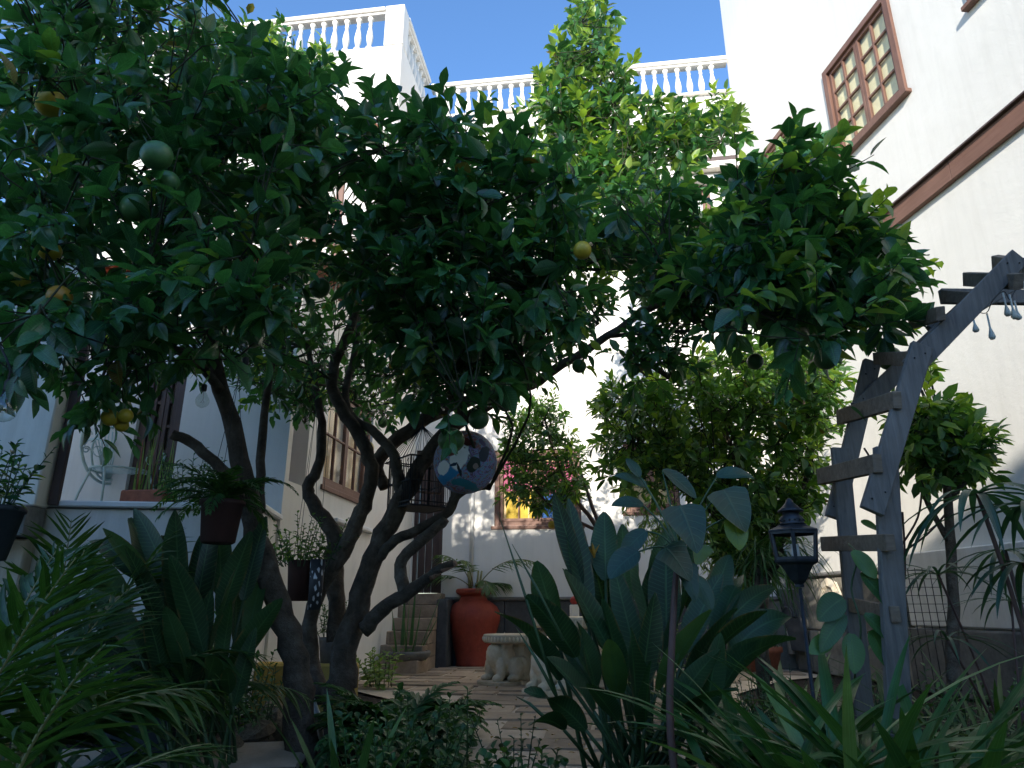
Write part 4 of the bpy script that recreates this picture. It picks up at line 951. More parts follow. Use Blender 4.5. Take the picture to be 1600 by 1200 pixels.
# ---- garden chair on the terrace (scrollwork wire, sage green)
def chair():
    d = 6.55; c0 = at(178, 792, d); c0.z = ZTER; s_ = (at(180, 720, d)-C0).length/FPX
    r = thing('wire_chair', 'sage green wire chair with a fanned oval back on the terrace', 'chair', tuple(c0)); Q = Matrix.Rotation(.9, 3, 'Z')
    def P(x, y, z): return c0+Q @ Vector((x, y, z))
    def tube(pts, rr=.009, name='wire', n=6): return MB().tube([P(*p) for p in pts], rr, n).obj(name, M['greenmetal'], r, True)
    W, H0, HB = .27, .42, .78
    oval = [(math.cos(a)*W, .22+.10*(math.sin(a)*.5+.5), .72+math.sin(a)*.40) for a in [i*math.pi/16 for i in range(33)]]; tube(oval, .015, 'back_frame')
    inner = [(math.cos(a)*W*.62, .21+.08*(math.sin(a)*.5+.5), .62+math.sin(a)*.27) for a in [i*math.pi/12 for i in range(25)]]; tube(inner, .011, 'inner_frame')
    m = MB()
    for k in range(-5, 6):
        a = k*.19; m.tube([P(math.sin(a)*.04, .22, .36), P(math.sin(a)*.12, .23, .58), P(math.sin(a)*.20, .25, .60+math.cos(a)*.24)], .006, 5)
    m.obj('fan_wires', M['greenmetal'], r, True)
    m = MB()
    for k in range(9):
        a = -.3+k*(math.pi+.6)/8; cx, cz = math.cos(a)*W*.82, .72+math.sin(a)*.335
        m.tube([P(cx+math.cos(t)*.038*(1-t/14), .27, cz+math.sin(t)*.038*(1-t/14)) for t in [i*.6 for i in range(16)]], .006, 5)
    m.obj('scrolls', M['greenmetal'], r, True)
    tube([(math.cos(a)*.26, math.sin(a)*.24, H0) for a in [i*math.pi/12 for i in range(25)]], .011, 'seat_rim'); m = MB()
    for k in range(-6, 7): x = k*.037; y = math.sqrt(max(0, .24**2*(1-(x/.26)**2))); m.tube([P(x, -y, H0), P(x, y, H0)], .004, 5)
    m.obj('seat', M['greenmetal'], r, True)
    for sx in (-1, 1):
        tube([(sx*.25, .24, .66), (sx*.30, .10, .68), (sx*.31, -.12, .66), (sx*.29, -.22, .60), (sx*.27, -.20, .46)], .011, 'arm')
        tube([(sx*.22, -.12, H0), (sx*.24, -.20, .25), (sx*.25, -.24, 0)], .011, 'leg'); tube([(sx*.20, .14, H0), (sx*.23, .22, .2), (sx*.25, .26, 0)], .011, 'leg')
        tube([(sx*.26+math.cos(t)*.07*(1-t/12), -.05+math.sin(t)*.02, .55+math.sin(t)*.07*(1-t/12)) for t in [i*.6 for i in range(14)]], .005, 'arm_scroll')
chair()
# second wire chair behind plants at right of the first: seat and arm hoop
# terracotta box with yellow-green upright leaves
c = at(232, 782, 6.25); c.z = ZTER; tb = MB().box((c.x, c.y, ZTER+.09), (.42, .22, .18), Matrix.Rotation(-.25, 3, 'Z'), 0, .012).obj('planter_box', M['terra']); tag(tb, 'terracotta planter box on the terrace beside the wire chair', 'planter')
p_ = thing('upright_grass', 'bright yellow-green upright leaves in the terracotta box', 'plant', (c.x, c.y, ZTER+.18))
for k in range(26):
    blade('leaf', M['lime'] if k % 5 else M['terra'], p_, (c.x+random.uniform(-.15, .17), c.y+random.uniform(-.07, .07), ZTER+.17), (random.gauss(0, .10), random.gauss(0, .1), 1), random.uniform(.28, .62), .022, .1, 'spike', 5, .4)
c2 = at(290, 790, 6.2); bush('terrace_plant', 'bushy mid-green pot plant at the terrace edge', (c2.x, c2.y, ZTER), M['lush'], .55, .35, 22, 12, .09, .4, ind=80)
c2 = at(262, 800, 6.1); bush('terrace_plant', 'darker leafy plant spilling in front of the terracotta box', (c2.x+.2, c2.y-.02, ZTER), M['citrus2'], .4, .3, 14, 10, .08, .4, ind=60)
# potted plant far left
c = at(-8, 800, 3.3); pl = MB().lathe([(0, -.22), (.085, -.22), (.12, .0), (.128, .0), (.128, .025), (.11, .025), (.10, -.01), (0, -.01)], c, 20).obj('hanging_pot', M['slatebox'], None, True); tag(pl, 'dark blue-grey pot at the left edge of the garden', 'pot')
MB().lathe([(.05, -c.z), (.05, -.22)], c, 10).obj('pedestal', M['slatebox'], pl)
bush('leafy_pot_plant', 'glossy small-leaved plant in the dark pot at the left edge', tuple(c), M['citrus'], .34, .2, 12, 12, .075, .45, ind=110)
# ---- hanging terracotta pot with fern-like plant, and the lacy dark planter
c = at(344, 818, 3.9); s_ = (c-C0).length/FPX
hp = MB().lathe([(0, -28*s_), (20*s_, -28*s_), (23*s_, -26*s_), (28*s_, 24*s_), (31*s_, 26*s_), (31*s_, 32*s_), (27*s_, 32*s_), (26*s_, 25*s_), (0, 24*s_)], c, 24).obj('hanging_pot', M['darkpot'], None, True); tag(hp, 'dark terracotta pot hanging left of the trunks below a feathery plant', 'hanging pot', 'hanging pots')
m = MB()
for k in range(3): a = k*2.09; m.tube([c+Vector((math.cos(a)*29*s_, math.sin(a)*29*s_, 30*s_)), c+UP*(220*s_)], .002, 4)
m.obj('wires', M['cord'], hp)
hf = thing('feathery_plant', 'feathery green plant arching out of the hanging terracotta pot', 'plant', tuple(c+UP*.1))
fvs = variants(M['fern'], T_NARROW, .22, 'fernl')
for k in range(26):
    a = k*2.4; frond(hf, c+UP*.10, (math.cos(a)*.8, math.sin(a)*.8, random.uniform(.5, 1.6)), random.uniform(.30, .52), random.uniform(1.2, 2.2), 18, .085, .012, M['fern'], M['greenstem'], .003, .08, .1, None, asp=.17, individual=False, rnd=(.1, .95))
c = at(470, 905, 5.0); s_ = (c-C0).length/FPX
hp2 = MB().lathe([(0, -30*s_), (16*s_, -30*s_), (20*s_, 22*s_), (22*s_, 26*s_), (0, 24*s_)], c, 20).obj('hanging_pot', M['darkpot'], None, True); tag(hp2, 'small dark brown pot hanging behind the left trunk', 'hanging pot', 'hanging pots')
m = MB(); 
for k in range(3): a = k*2.09; m.tube([c+Vector((math.cos(a)*20*s_, math.sin(a)*20*s_, 22*s_)), c+UP*(260*s_)], .002, 4)
m.obj('wires', M['cord'], hp2)
bush('trailing_pot_plant', 'small-leaved dark plant filling the hanging brown pot', tuple(c+UP*.08), M['citrus2'], .36, .30, 26, 14, .055, .55, spread=1.4, ind=120)
n = N('lacy_metal'); v = n.tex(scale=(1, 1, .55)); vo = n.n('TexVoronoi'); vo.feature = 'DISTANCE_TO_EDGE'; vo.inputs['Scale'].default_value = 34; n.l(v, vo.inputs['Vector']); n.set(n.ramp(vo.outputs['Distance'], [(.22, (.03, .03, .035)), (.30, (.62, .62, .64))]), .6)
c = at(494, 912, 4.9); s_ = (c-C0).length/FPX; la = MB().lathe([(0, -36*s_), (9*s_, -36*s_), (11*s_, 34*s_), (0, 34*s_)], c, 20).obj('lacy_lantern', n.m, None, True); tag(la, 'slim cylinder with pale leaf cut-outs hanging beside the brown pot', 'hanging lantern')
MB().tube([c+UP*34*s_, c+UP*260*s_], .002, 4).obj('wire', M['cord'], la)
# yellow low wall, grey pot on it, rocks
c = onz(462, 1112); ya = math.radians(-12); yw = MB().box((c.x, c.y+.1, .17), (.95, .2, .38), Matrix.Rotation(ya, 3, 'Z'), .006, .02).obj('yellow_bed_wall', M['yellow']); tag(yw, 'low yellow limewashed bed wall behind the trunks', 'low wall')
gp = MB().lathe([(0, 0), (.09, 0), (.115, .18), (.12, .2), (0, .2)], (c.x+.24, c.y+.1, .36), 18).obj('grey_pot', M['greystone'], None, True); tag(gp, 'pale grey pot standing on the yellow bed wall', 'pot')
bush('pot_herb', 'small green herb in the pale grey pot', (c.x+.24, c.y+.1, .55), M['lush'], .35, .2, 14, 14, .05, .5, ind=80)
rvar = []
for i in range(5):
    m = MB().ball((0, 0, 0), (1, .8, .62), None, 10, 7, .14); rvar.append(m.mesh('rock', M['rock']))
def rock(px, py, wpx, label, z=.02, hgt=1.0):
    c = onz(px, py, 0); s_ = (c-C0).length/FPX; o = link('rock', random.choice(rvar)); o.location = c+UP*(wpx*s_*.22); k = wpx*s_/2; o.scale = (k, k*1.1, k*hgt); o.rotation_euler = (random.gauss(0, .3), random.gauss(0, .3), random.uniform(0, 6)); tag(o, label, 'rock', 'rocks edging the left bed'); return o
for (px, py, w_, lb, hg) in [(276, 1182, 40, 'small tan rock at the left end of the bed edging', 1), (310, 1188, 42, 'pale tan rock second from the left end of the edging', 1.1), (350, 1180, 42, 'grey angular rock right of the pale tan rock', 1.1), (395, 1160, 56, 'dark rounded rock between the grey rock and the trunk', .7), (424, 1125, 36, 'upright reddish rock against the yellow bed wall', 1.6), (440, 1150, 34, 'low brown rock at the foot of the trunk', .8)]: rock(px, py, w_, lb, hgt=hg)
c = at(215, 1080, 4.0); bx_ = MB().box((c.x, c.y+.2, .36), (.34, .34, .74), Matrix.Rotation(.2, 3, 'Z'), 0, .015).obj('slate_planter', M['slatebox']); tag(bx_, 'tall dark blue-grey square planter in the shade of the left bed', 'planter')
# wall decorations at right
c = hit(1303, 935, PR+Vector((-.09, 0, 0)), NR); pq = MB().lathe([(0, 0), (.16, 0), (.24, .03), (.25, .06), (.16, .085), (.13, .06), (0, .05)], (0, 0, 0), 9, .03).obj('stone_plaque', M['carved'], None); pq.rotation_euler = (0, -math.pi/2, 0); pq.location = c; tag(pq, 'round pale carved stone plaque on the slab wall behind the arch', 'plaque')
c = hit(1235, 968, PR+Vector((-.16, 0, 0)), NR); fp = thing('carved_slab', 'small dark carved arch slab leaning on the base wall behind the lantern', 'slab', (c.x, c.y, 0))
MB().box((c.x, c.y, c.z-.0), (.05, .62, .80), Matrix.Rotation(-.08, 3, 'Y'), .002, .012).obj('slab', M['slate'], fp)
for k, rr in enumerate((.24, .19, .14)): MB().tube([Vector((c.x-.03-.004*k, c.y+math.cos(a)*rr, c.z+.02+math.sin(a)*rr)) for a in [i*math.pi/12 for i in range(13)]], .012, 6).obj('arch_moulding', M['slate'], fp, True)
c = onz(1445, 1052); cbk = MB().box((c.x, c.y, .11), (.42, .26, .24), Matrix.Rotation(.4, 3, 'Z'), .003, .01).obj('concrete_block', M['greystone']); tag(cbk, 'pale concrete block lying by the foot of the arch', 'block')
c = onz(1490, 1062); cbk = MB().box((c.x, c.y, .09), (.36, .22, .18), Matrix.Rotation(-.2, 3, 'Z'), .003, .01).obj('concrete_block', M['greystone']); tag(cbk, 'second concrete block, under the papyrus', 'block')
c = at(1436, 935, 5.4); gr = thing('wire_rack', 'thin dark wire rack standing by the white base wall', 'wire rack', (c.x, c.y, 0)); m = MB()
for i in range(7): m.tube([c+_R*(-.16+.055*i)+UP*.22, c+_R*(-.16+.055*i)-UP*(c.z-.02)], .003, 4)
m.obj('upright_wires', M['iron'], gr); m = MB()
for i in range(8): m.tube([c+_R*-.18+UP*(.2-.06*i), c+_R*.2+UP*(.2-.06*i)], .003, 4)
m.obj('cross_wires', M['iron'], gr)
for (px, py, w_, lab) in [(1190, 1050, 62, 'terracotta pot of fine herbs below the far tree'), (1265, 1040, 50, 'smaller terracotta pot at the foot of the lantern pole')]:
    c = onz(px, py); s_ = (c-C0).length/FPX; k = w_*s_/2; o = MB().lathe([(0, 0), (k*.7, 0), (k*.9, k*.8), (k, k*.85), (k, k*1.05), (k*.85, k*1.05), (0, k*.95)], c, 20).obj('flower_pot', M['terra'], None, True); tag(o, lab, 'pot')
    bush('herb', lab.replace('terracotta pot', 'grey-green herbs in the terracotta pot').replace('of fine herbs ', '') if px < 1200 else 'grey-green feathery herbs at the foot of the lantern pole', (c.x, c.y, k), M['grey'], .32, .5, 50, 16, .035, .35, ind=40, spread=1.2)
# white pipe by the trunk and a rake handle
a_ = at(488, 1093, 4.6); b_ = at(499, 1124, 4.6); o = MB().tube([a_, b_, at(503, 1165, 4.7)], [.017, .017, .017], 12).obj('white_pipe', M['pipe'], None, True); tag(o, 'short white plastic pipe leaning on the trunk foot', 'pipe')

# ================================================================== TREES
b = onz(472, 1186)
tA = Tree('orange_tree', 'orange tree with the leaning single left trunk and dark overhanging crown', tuple(b), M['citrus'], M['bark'], .125, .50, 'citrus', group='orange trees in the courtyard')
tA.limb([(474, 1215, 4.4, 78), (472, 1180, 4.4, 64), (466, 1080, 4.4, 54), (450, 990, 4.4, 48), (420, 900, 4.35, 46), (395, 820, 4.3, 43), (380, 740, 4.25, 38), (362, 660, 4.2, 34), (340, 590, 4.1, 30), (318, 500, 4.0, 25), (300, 420, 3.9, 20), (280, 320, 3.8, 14)], 'trunk', sides=14)
tA.limb([(392, 800, 4.3, 30), (372, 765, 4.2, 24), (335, 722, 4.1, 22), (300, 693, 4.05, 20), (270, 678, 4.0, 19)], 'limb', label='sawn-off side branch')
tA.limb([(405, 800, 4.35, 22), (408, 720, 4.4, 18), (412, 650, 4.45, 16), (425, 570, 4.5, 13), (440, 470, 4.5, 10)])
tA.limb([(345, 610, 4.1, 20), (300, 560, 3.9, 18), (230, 530, 3.6, 15), (160, 500, 3.4, 12), (90, 440, 3.2, 9)])
tA.limb([(325, 520, 4.0, 18), (260, 400, 3.7, 14), (180, 280, 3.4, 10), (110, 160, 3.2, 7)])
tA.limb([(305, 440, 3.9, 16), (330, 320, 4.0, 12), (370, 200, 4.2, 9), (420, 110, 4.5, 6)])
tA.limb([(280, 420, 3.9, 10), (200, 470, 3.4, 8), (170, 560, 3.1, 6), (150, 620, 3.0, 4)])
tA.fill([(-90, -120), (310, -120), (325, -10), (318, 50), (335, 95), (420, 70), (465, 120), (480, 200), (430, 330), (440, 480), (400, 560), (340, 545), (280, 540), (230, 540), (190, 560), (60, 500), (-80, 520), (-80, 215), (35, 210), (50, 160), (40, 60), (25, -20)], 2.5, 4.0, 520,
        holes=[(170, 430, 42, 40, .93), (200, 350, 25, 16, .6), (265, 500, 26, 30, .6), (205, 60, 30, 20, .4)], bias=1.2, young=.05)
tA.fill([(40, -100), (318, -100), (326, 20), (480, 110), (490, 500), (300, 560), (60, 480), (40, 200)], 3.6, 5.2, 400, holes=[(170, 430, 48, 44, .93), (450, 20, 80, 60, 1)], L=.10, young=.1)
tA.fill([(100, 540), (240, 530), (235, 600), (200, 640), (165, 655), (120, 625)], 2.9, 3.5, 26, up=-.5, L=.10, young=.02)
tA.fill([(345, 60), (400, 55), (450, 60), (500, 90), (530, 130), (470, 150), (400, 120)], 4.9, 5.6, 46, young=.75, L=.10)  # sunlit cluster, its light put into yellow-green leaf colour
tA.fill([(-60, 470), (90, 470), (80, 560), (30, 575), (-60, 570)], 2.3, 2.8, 14, up=-.2)
tA.fruit([(245, 243, 2.35, 20), (262, 285, 2.5, 16), (210, 325, 2.6, 18), (172, 188, 2.7, 15), (78, 160, 2.75, 17, 'yellowfruit'), (78, 392, 2.7, 14, 'yellowfruit'), (93, 464, 2.6, 15, 'orange'), (30, 438, 2.8, 13, 'yellowfruit'), (172, 652, 3.0, 12, 'yellowfruit'), (196, 650, 3.0, 10, 'yellowfruit'), (190, 664, 3.05, 9, 'yellowfruit'), (116, 662, 3.0, 8), (136, 658, 3.0, 9), (392, 522, 3.4, 20), (322, 322, 3.2, 11), (300, 20, 3.4, 12), (222, 118, 2.9, 14), (420, 300, 3.4, 14)])
tA.finish()

b = onz(548, 1130)
tB = Tree('orange_tree', 'many-stemmed orange tree in the middle whose crown holds the painted ball and cage', tuple(b), M['citrus'], M['bark'], .125, .50, 'citrus', group='orange trees in the courtyard')
tB.limb([(530, 1190, 5.0, 80), (530, 1100, 5.0, 66), (538, 1030, 5.0, 54), (556, 960, 5.0, 46), (576, 890, 4.95, 42), (606, 820, 4.9, 40), (640, 760, 4.8, 38), (676, 700, 4.7, 34), (715, 660, 4.6, 28), (770, 630, 4.5, 22)], 'trunk', sides=14)
tB.limb([(505, 1100, 5.2, 34), (488, 1030, 5.3, 30), (486, 960, 5.2, 28), (505, 910, 5.1, 30), (536, 865, 5.05, 32), (556, 820, 5.0, 34), (572, 780, 4.95, 30), (580, 730, 4.9, 30), (560, 680, 4.85, 28), (535, 640, 4.8, 26), (520, 605, 4.8, 24), (526, 560, 4.8, 22), (548, 510, 4.8, 20), (566, 450, 4.8, 18), (600, 410, 4.8, 15), (660, 400, 4.8, 10)], 'trunk', sides=12)
tB.limb([(540, 870, 5.1, 30), (520, 830, 5.1, 32), (490, 790, 5.1, 28), (482, 760, 5.1, 24), (500, 720, 5.1, 20), (503, 660, 5.1, 18), (492, 600, 5.1, 14), (480, 540, 5.1, 11)])
tB.limb([(522, 1000, 5.3, 34), (526, 940, 5.3, 34), (520, 880, 5.3, 36), (525, 830, 5.25, 34)], 'trunk')
tB.limb([(602, 830, 4.9, 28), (628, 790, 4.85, 26), (622, 745, 4.8, 26), (612, 705, 4.8, 22), (580, 672, 4.85, 20), (552, 655, 4.9, 20), (540, 610, 5.0, 16), (560, 520, 5.1, 12), (555, 430, 5.2, 10), (530, 340, 5.3, 8)])
tB.limb([(570, 985, 4.9, 34), (600, 950, 4.85, 30), (640, 925, 4.8, 28), (672, 900, 4.75, 22), (708, 880, 4.7, 15)], 'limb')
tB.limb([(645, 925, 4.8, 22), (655, 890, 4.8, 24), (632, 860, 4.75, 0.1)], 'stub') if False else None
tB.limb([(672, 901, 4.74, 17), (690, 890, 4.72, 15), (712, 880, 4.7, 12)], 'bare_branch_end', mat=M['cutwood'], label='bare light brown end of the low branch')
tB.limb([(636, 930, 4.82, 30), (625, 890, 4.85, 26), (640, 860, 4.8, 24), (668, 836, 4.75, 24), (695, 812, 4.7, 20)], 'limb')
tB.limb([(585, 880, 4.95, 24), (610, 850, 4.85, 22), (650, 828, 4.8, 20), (694, 806, 4.75, 20), (712, 776, 4.7, 22), (735, 762, 4.6, 20), (765, 762, 4.5, 12)])
tB.limb([(600, 760, 5.1, 26), (590, 720, 5.1, 30), (640, 672, 5.05, 30), (700, 636, 5.0, 28), (760, 620, 4.9, 26), (830, 600, 4.8, 24), (880, 570, 4.7, 20), (950, 525, 4.5, 17), (1010, 485, 4.3, 15), (1070, 460, 4.0, 12), (1150, 450, 3.8, 9), (1250, 440, 3.6, 6)])
tB.limb([(950, 525, 4.5, 10), (1020, 520, 4.4, 8), (1100, 515, 4.1, 7), (1200, 500, 3.8, 5)])
tB.limb([(720, 655, 4.6, 20), (700, 600, 4.5, 16), (690, 500, 4.4, 13), (720, 380, 4.3, 10), (760, 260, 4.3, 7)])
tB.limb([(770, 628, 4.5, 16), (820, 540, 4.6, 14), (850, 440, 4.9, 12), (900, 340, 5.3, 10), (950, 250, 5.7, 9), (930, 150, 6.0, 7), (930, 40, 6.2, 4)])
tB.limb([(905, 420, 5.0, 12), (950, 340, 5.5, 13), (985, 285, 5.8, 11), (1040, 290, 6.0, 9), (1100, 240, 6.0, 7)])
tB.limb([(566, 450, 4.8, 12), (590, 330, 4.6, 10), (600, 240, 4.5, 7)]); tB.limb([(600, 410, 4.8, 12), (680, 330, 4.4, 9), (700, 240, 4.3, 6)])
# near dark masses
tB.fill([(440, 110), (530, 150), (560, 175), (620, 190), (690, 195), (745, 190), (775, 225), (850, 250), (880, 300), (890, 400), (900, 470), (910, 520), (850, 540), (800, 590), (770, 640), (700, 665), (655, 650), (640, 560), (600, 520), (560, 440), (500, 400), (440, 300)], 3.0, 4.1, 380, holes=[(548, 330, 26, 95, .9), (545, 220, 14, 20, .8), (720, 470, 40, 35, .6), (680, 540, 30, 40, .6)], bias=1.1, young=.06)
tB.fill([(430, 200), (900, 230), (900, 540), (800, 620), (620, 600), (520, 610), (430, 600), (400, 500)], 4.2, 5.6, 340, holes=[(548, 330, 28, 100, .93), (720, 470, 45, 40, .7), (520, 480, 50, 40, .6), (660, 540, 45, 45, .7), (450, 440, 30, 30, .6)], L=.095, young=.12)
tB.fill([(470, 560), (690, 590), (700, 640), (640, 650), (560, 655), (480, 650)], 5.6, 6.6, 55, L=.085, young=.4)
tB.fill([(350, 560), (480, 560), (500, 640), (480, 660), (440, 640), (380, 600)], 5.2, 6.4, 50, L=.085, young=.3)
tB.fill([(960, 300), (1150, 290), (1180, 380), (1160, 520), (1060, 500), (1000, 430)], 3.7, 4.6, 90, holes=[(1010, 450, 30, 30, .7)], L=.115, young=.3)
tB.fill([(560, 300), (880, 300), (900, 500), (800, 600), (640, 590), (600, 480)], 3.8, 4.8, 110, holes=[(720, 470, 34, 30, .7), (680, 540, 24, 30, .5)], L=.115, young=.15)
tB.fill([(320, 430), (520, 420), (640, 590), (620, 650), (500, 640), (420, 620), (340, 590)], 4.9, 6.2, 130, holes=[(450, 440, 28, 24, .7), (520, 470, 30, 30, .6)], L=.10, young=.2)
# sunlit upper back: sunshine coloured in by mostly yellow-green leaves
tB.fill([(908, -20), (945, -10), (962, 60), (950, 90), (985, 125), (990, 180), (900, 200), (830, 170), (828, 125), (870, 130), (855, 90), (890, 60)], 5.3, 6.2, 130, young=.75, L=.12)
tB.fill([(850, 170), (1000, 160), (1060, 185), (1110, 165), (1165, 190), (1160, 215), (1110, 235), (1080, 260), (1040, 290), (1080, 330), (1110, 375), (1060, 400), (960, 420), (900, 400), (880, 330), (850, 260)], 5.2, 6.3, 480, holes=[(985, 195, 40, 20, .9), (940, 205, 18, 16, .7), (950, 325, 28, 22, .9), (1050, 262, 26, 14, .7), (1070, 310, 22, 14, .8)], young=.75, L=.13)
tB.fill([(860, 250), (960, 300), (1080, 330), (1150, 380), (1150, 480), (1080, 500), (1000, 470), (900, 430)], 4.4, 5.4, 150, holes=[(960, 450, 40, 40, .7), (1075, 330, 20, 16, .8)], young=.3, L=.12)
tB.fill([(900, 390), (1080, 380), (1060, 430), (990, 470), (900, 540), (860, 560), (870, 450)], 4.6, 5.6, 70, holes=[(960, 450, 40, 50, .85), (900, 540, 40, 30, .5)], young=.2, L=.10)
# right-hand near mass, lit look coloured in by extra yellow-green leaves
tB.fill([(1150, 280), (1185, 270), (1215, 240), (1240, 245), (1270, 250), (1300, 310), (1330, 355), (1390, 390), (1405, 440), (1400, 480), (1370, 510), (1320, 530), (1280, 545), (1220, 535), (1150, 520), (1110, 480), (1080, 430), (1130, 400), (1140, 340)], 3.0, 4.3, 360, holes=[(1180, 350, 26, 18, .4)], young=.28, L=.125)
tB.fill([(960, 545), (1000, 515), (1080, 520), (1095, 555), (1050, 590), (985, 600)], 3.9, 4.5, 34, young=.03, L=.10)
tB.fill([(1020, 430), (1110, 410), (1120, 500), (1060, 500)], 3.9, 4.6, 22, young=.05, L=.10)
tB.fruit([(910, 391, 2.95, 14, 'yellowfruit'), (500, 450, 3.9, 15), (838, 430, 3.6, 15), (735, 548, 3.6, 18), (762, 612, 3.6, 19), (790, 628, 3.6, 16), (705, 688, 3.7, 20), (748, 655, 3.6, 16), (905, 572, 4.0, 11), (822, 580, 4.0, 15), (632, 426, 4.0, 12), (625, 495, 4.3, 8), (640, 248, 3.6, 13), (606, 268, 3.9, 10), (882, 158, 5.6, 12), (880, 232, 5.4, 11), (1016, 270, 5.6, 9), (950, 298, 5.5, 11, 'yellowfruit'), (1290, 560, 3.4, 16), (1370, 478, 3.3, 16), (1218, 352, 3.5, 10), (1143, 528, 3.9, 10), (1345, 500, 3.6, 12), (1120, 440, 4.2, 10), (1180, 565, 4.0, 12), (800, 480, 3.9, 13), (1390, 560, 3.5, 16), (820, 330, 3.4, 14), (573, 700, 5.6, 11, 'yellowfruit'), (598, 660, 5.6, 8)])
tB.finish()

b = onz(1195, 1052)
tC = Tree('orange_tree', 'smaller bushy orange tree right of centre in front of the slab wall', tuple(b), M['citrus2'], M['bark'], .12, .42, 'citrus2', group='orange trees in the courtyard')
tC.limb([(1195, 1060, 6.6, 30), (1188, 980, 6.6, 24), (1196, 900, 6.6, 20), (1180, 820, 6.6, 17), (1150, 720, 6.7, 14), (1120, 640, 6.8, 10)], 'trunk')
tC.limb([(1196, 905, 6.6, 15), (1240, 800, 6.5, 12), (1270, 700, 6.4, 9), (1250, 600, 6.4, 6)]); tC.limb([(1180, 820, 6.6, 13), (1080, 760, 6.8, 10), (1000, 700, 7.0, 7)]); tC.limb([(1186, 850, 6.6, 12), (1150, 800, 6.3, 9), (1110, 800, 6.1, 7)])
tC.fill([(940, 630), (975, 610), (1040, 600), (1085, 570), (1150, 550), (1240, 555), (1310, 580), (1310, 650), (1290, 690), (1270, 750), (1270, 790), (1220, 830), (1170, 860), (1120, 830), (1080, 780), (1000, 770), (950, 740), (950, 690)], 5.8, 7.6, 950, holes=[(1180, 720, 30, 24, .5), (1120, 590, 20, 14, .6), (1000, 740, 30, 20, .5), (1060, 760, 26, 20, .5)], ln=(.12, .26), young=.45, up=.3)  # yellow-green share raised to colour in the sunlit crown
tC.fill([(1110, 790), (1230, 800), (1230, 870), (1170, 910), (1130, 880)], 5.8, 6.6, 70, ln=(.1, .22), young=.05)
tC.fruit([(970, 643, 6.2, 6), (993, 648, 6.3, 6), (1188, 862, 5.9, 8), (1192, 880, 5.9, 7), (1265, 738, 6.2, 8)])
tC.finish()

b = at(948, 1000, 8.3); b.z = 0
tD = Tree('orange_tree', 'young slender orange tree before the cloth-hung window', tuple(b), M['citrus2'], M['redstem'], .095, .42, 'citrus2', group='orange trees in the courtyard')
tD.limb([(950, 1010, 8.3, 14), (948, 900, 8.3, 12), (935, 830, 8.3, 10), (900, 780, 8.3, 9), (870, 720, 8.3, 7), (850, 650, 8.3, 5)], 'trunk'); tD.limb([(948, 860, 8.3, 9), (925, 790, 8.4, 8), (905, 730, 8.5, 5)]); tD.limb([(935, 830, 8.3, 8), (860, 790, 8.2, 6), (820, 740, 8.2, 4)])
tD.fill([(800, 660), (845, 630), (880, 640), (885, 690), (915, 730), (915, 775), (870, 795), (830, 800), (795, 780), (790, 700)], 7.7, 8.9, 330, holes=[(900, 650, 20, 20, .6)], ln=(.1, .24), young=.15)
tD.fruit([(806, 762, 7.9, 5), (862, 820, 8.0, 6, 'yellowfruit'), (853, 677, 7.9, 6)])
tD.finish()

b = at(1480, 1000, 4.85); b.z = 0
tE = Tree('orange_tree', 'round-crowned little orange tree behind the arch against the white side wall', tuple(b), M['citrus2'], M['bark'], .11, .45, 'citrus45', group='orange trees in the courtyard')
tE.limb([(1490, 1080, 4.85, 24), (1490, 950, 4.85, 20), (1485, 850, 4.85, 17), (1480, 760, 4.85, 14), (1470, 690, 4.85, 10)], 'trunk'); tE.limb([(1485, 850, 4.85, 12), (1440, 760, 4.9, 9), (1420, 660, 4.9, 6)]); tE.limb([(1482, 780, 4.85, 10), (1530, 730, 4.8, 7)]); tE.limb([(1470, 690, 4.85, 8), (1440, 610, 4.9, 5)])
tE.fill([(1415, 660), (1440, 630), (1490, 650), (1530, 690), (1545, 710), (1530, 740), (1480, 760), (1440, 740), (1415, 720)], 4.3, 5.3, 190, ln=(.1, .24), young=.5)  # extra yellow-green leaves colour in the sunlit crown and sprig
tE.fill([(1420, 580), (1455, 570), (1460, 590), (1425, 600)], 4.8, 5.1, 7, ln=(.1, .18), young=.6)
tE.finish()

# ================================================================== GARDEN PLANTS
pfv = variants(M['palm'], T_FROND, .085, 'palmf')
# three feather palms at lower left
def palm(label, base, specs, ll=.34, nl=24, lw=.085, mat='palm', vs=pfv, rnd=(.05, .7), stems=4):
    r = thing('feather_palm', label, 'palm', tuple(base), 'feather palms in the left bed')
    for k in range(stems):
        a = k*1.7; MB().tube([Vector(base)+Vector((math.cos(a)*.07, math.sin(a)*.07, -.02)), Vector(base)+Vector((math.cos(a)*.12, math.sin(a)*.12, .35))], [.02, .012], 8).obj('stem', M['palmstem'], r, True)
    for (d, ln, dp) in specs: frond(r, Vector(base)+Vector((d[0]*.05, d[1]*.05, .1)), d, ln, dp, nl, ll, .03, M[mat], M['palmstem'], .008, .32, .22, vs, True, rnd=rnd)
    return r
def gbase(px, d): p = at(px, 1000, d); p.z = 0; return p
palm('feather palm at the far left edge with broad dark green leaflets', gbase(-60, 2.6), [((.35, -.1, 1.5), .95, .9), ((.8, .0, 1.2), .95, 1.2), ((-.1, -.3, 1.5), .85, 1.0), ((.9, -.5, .8), .8, 1.2), ((.1, .3, 1.6), 1.0, .9), ((.6, .3, 1.0), .9, 1.3), ((.5, -.5, 1.3), .8, 1.0), ((.2, -.4, .8), .7, 1.4)])
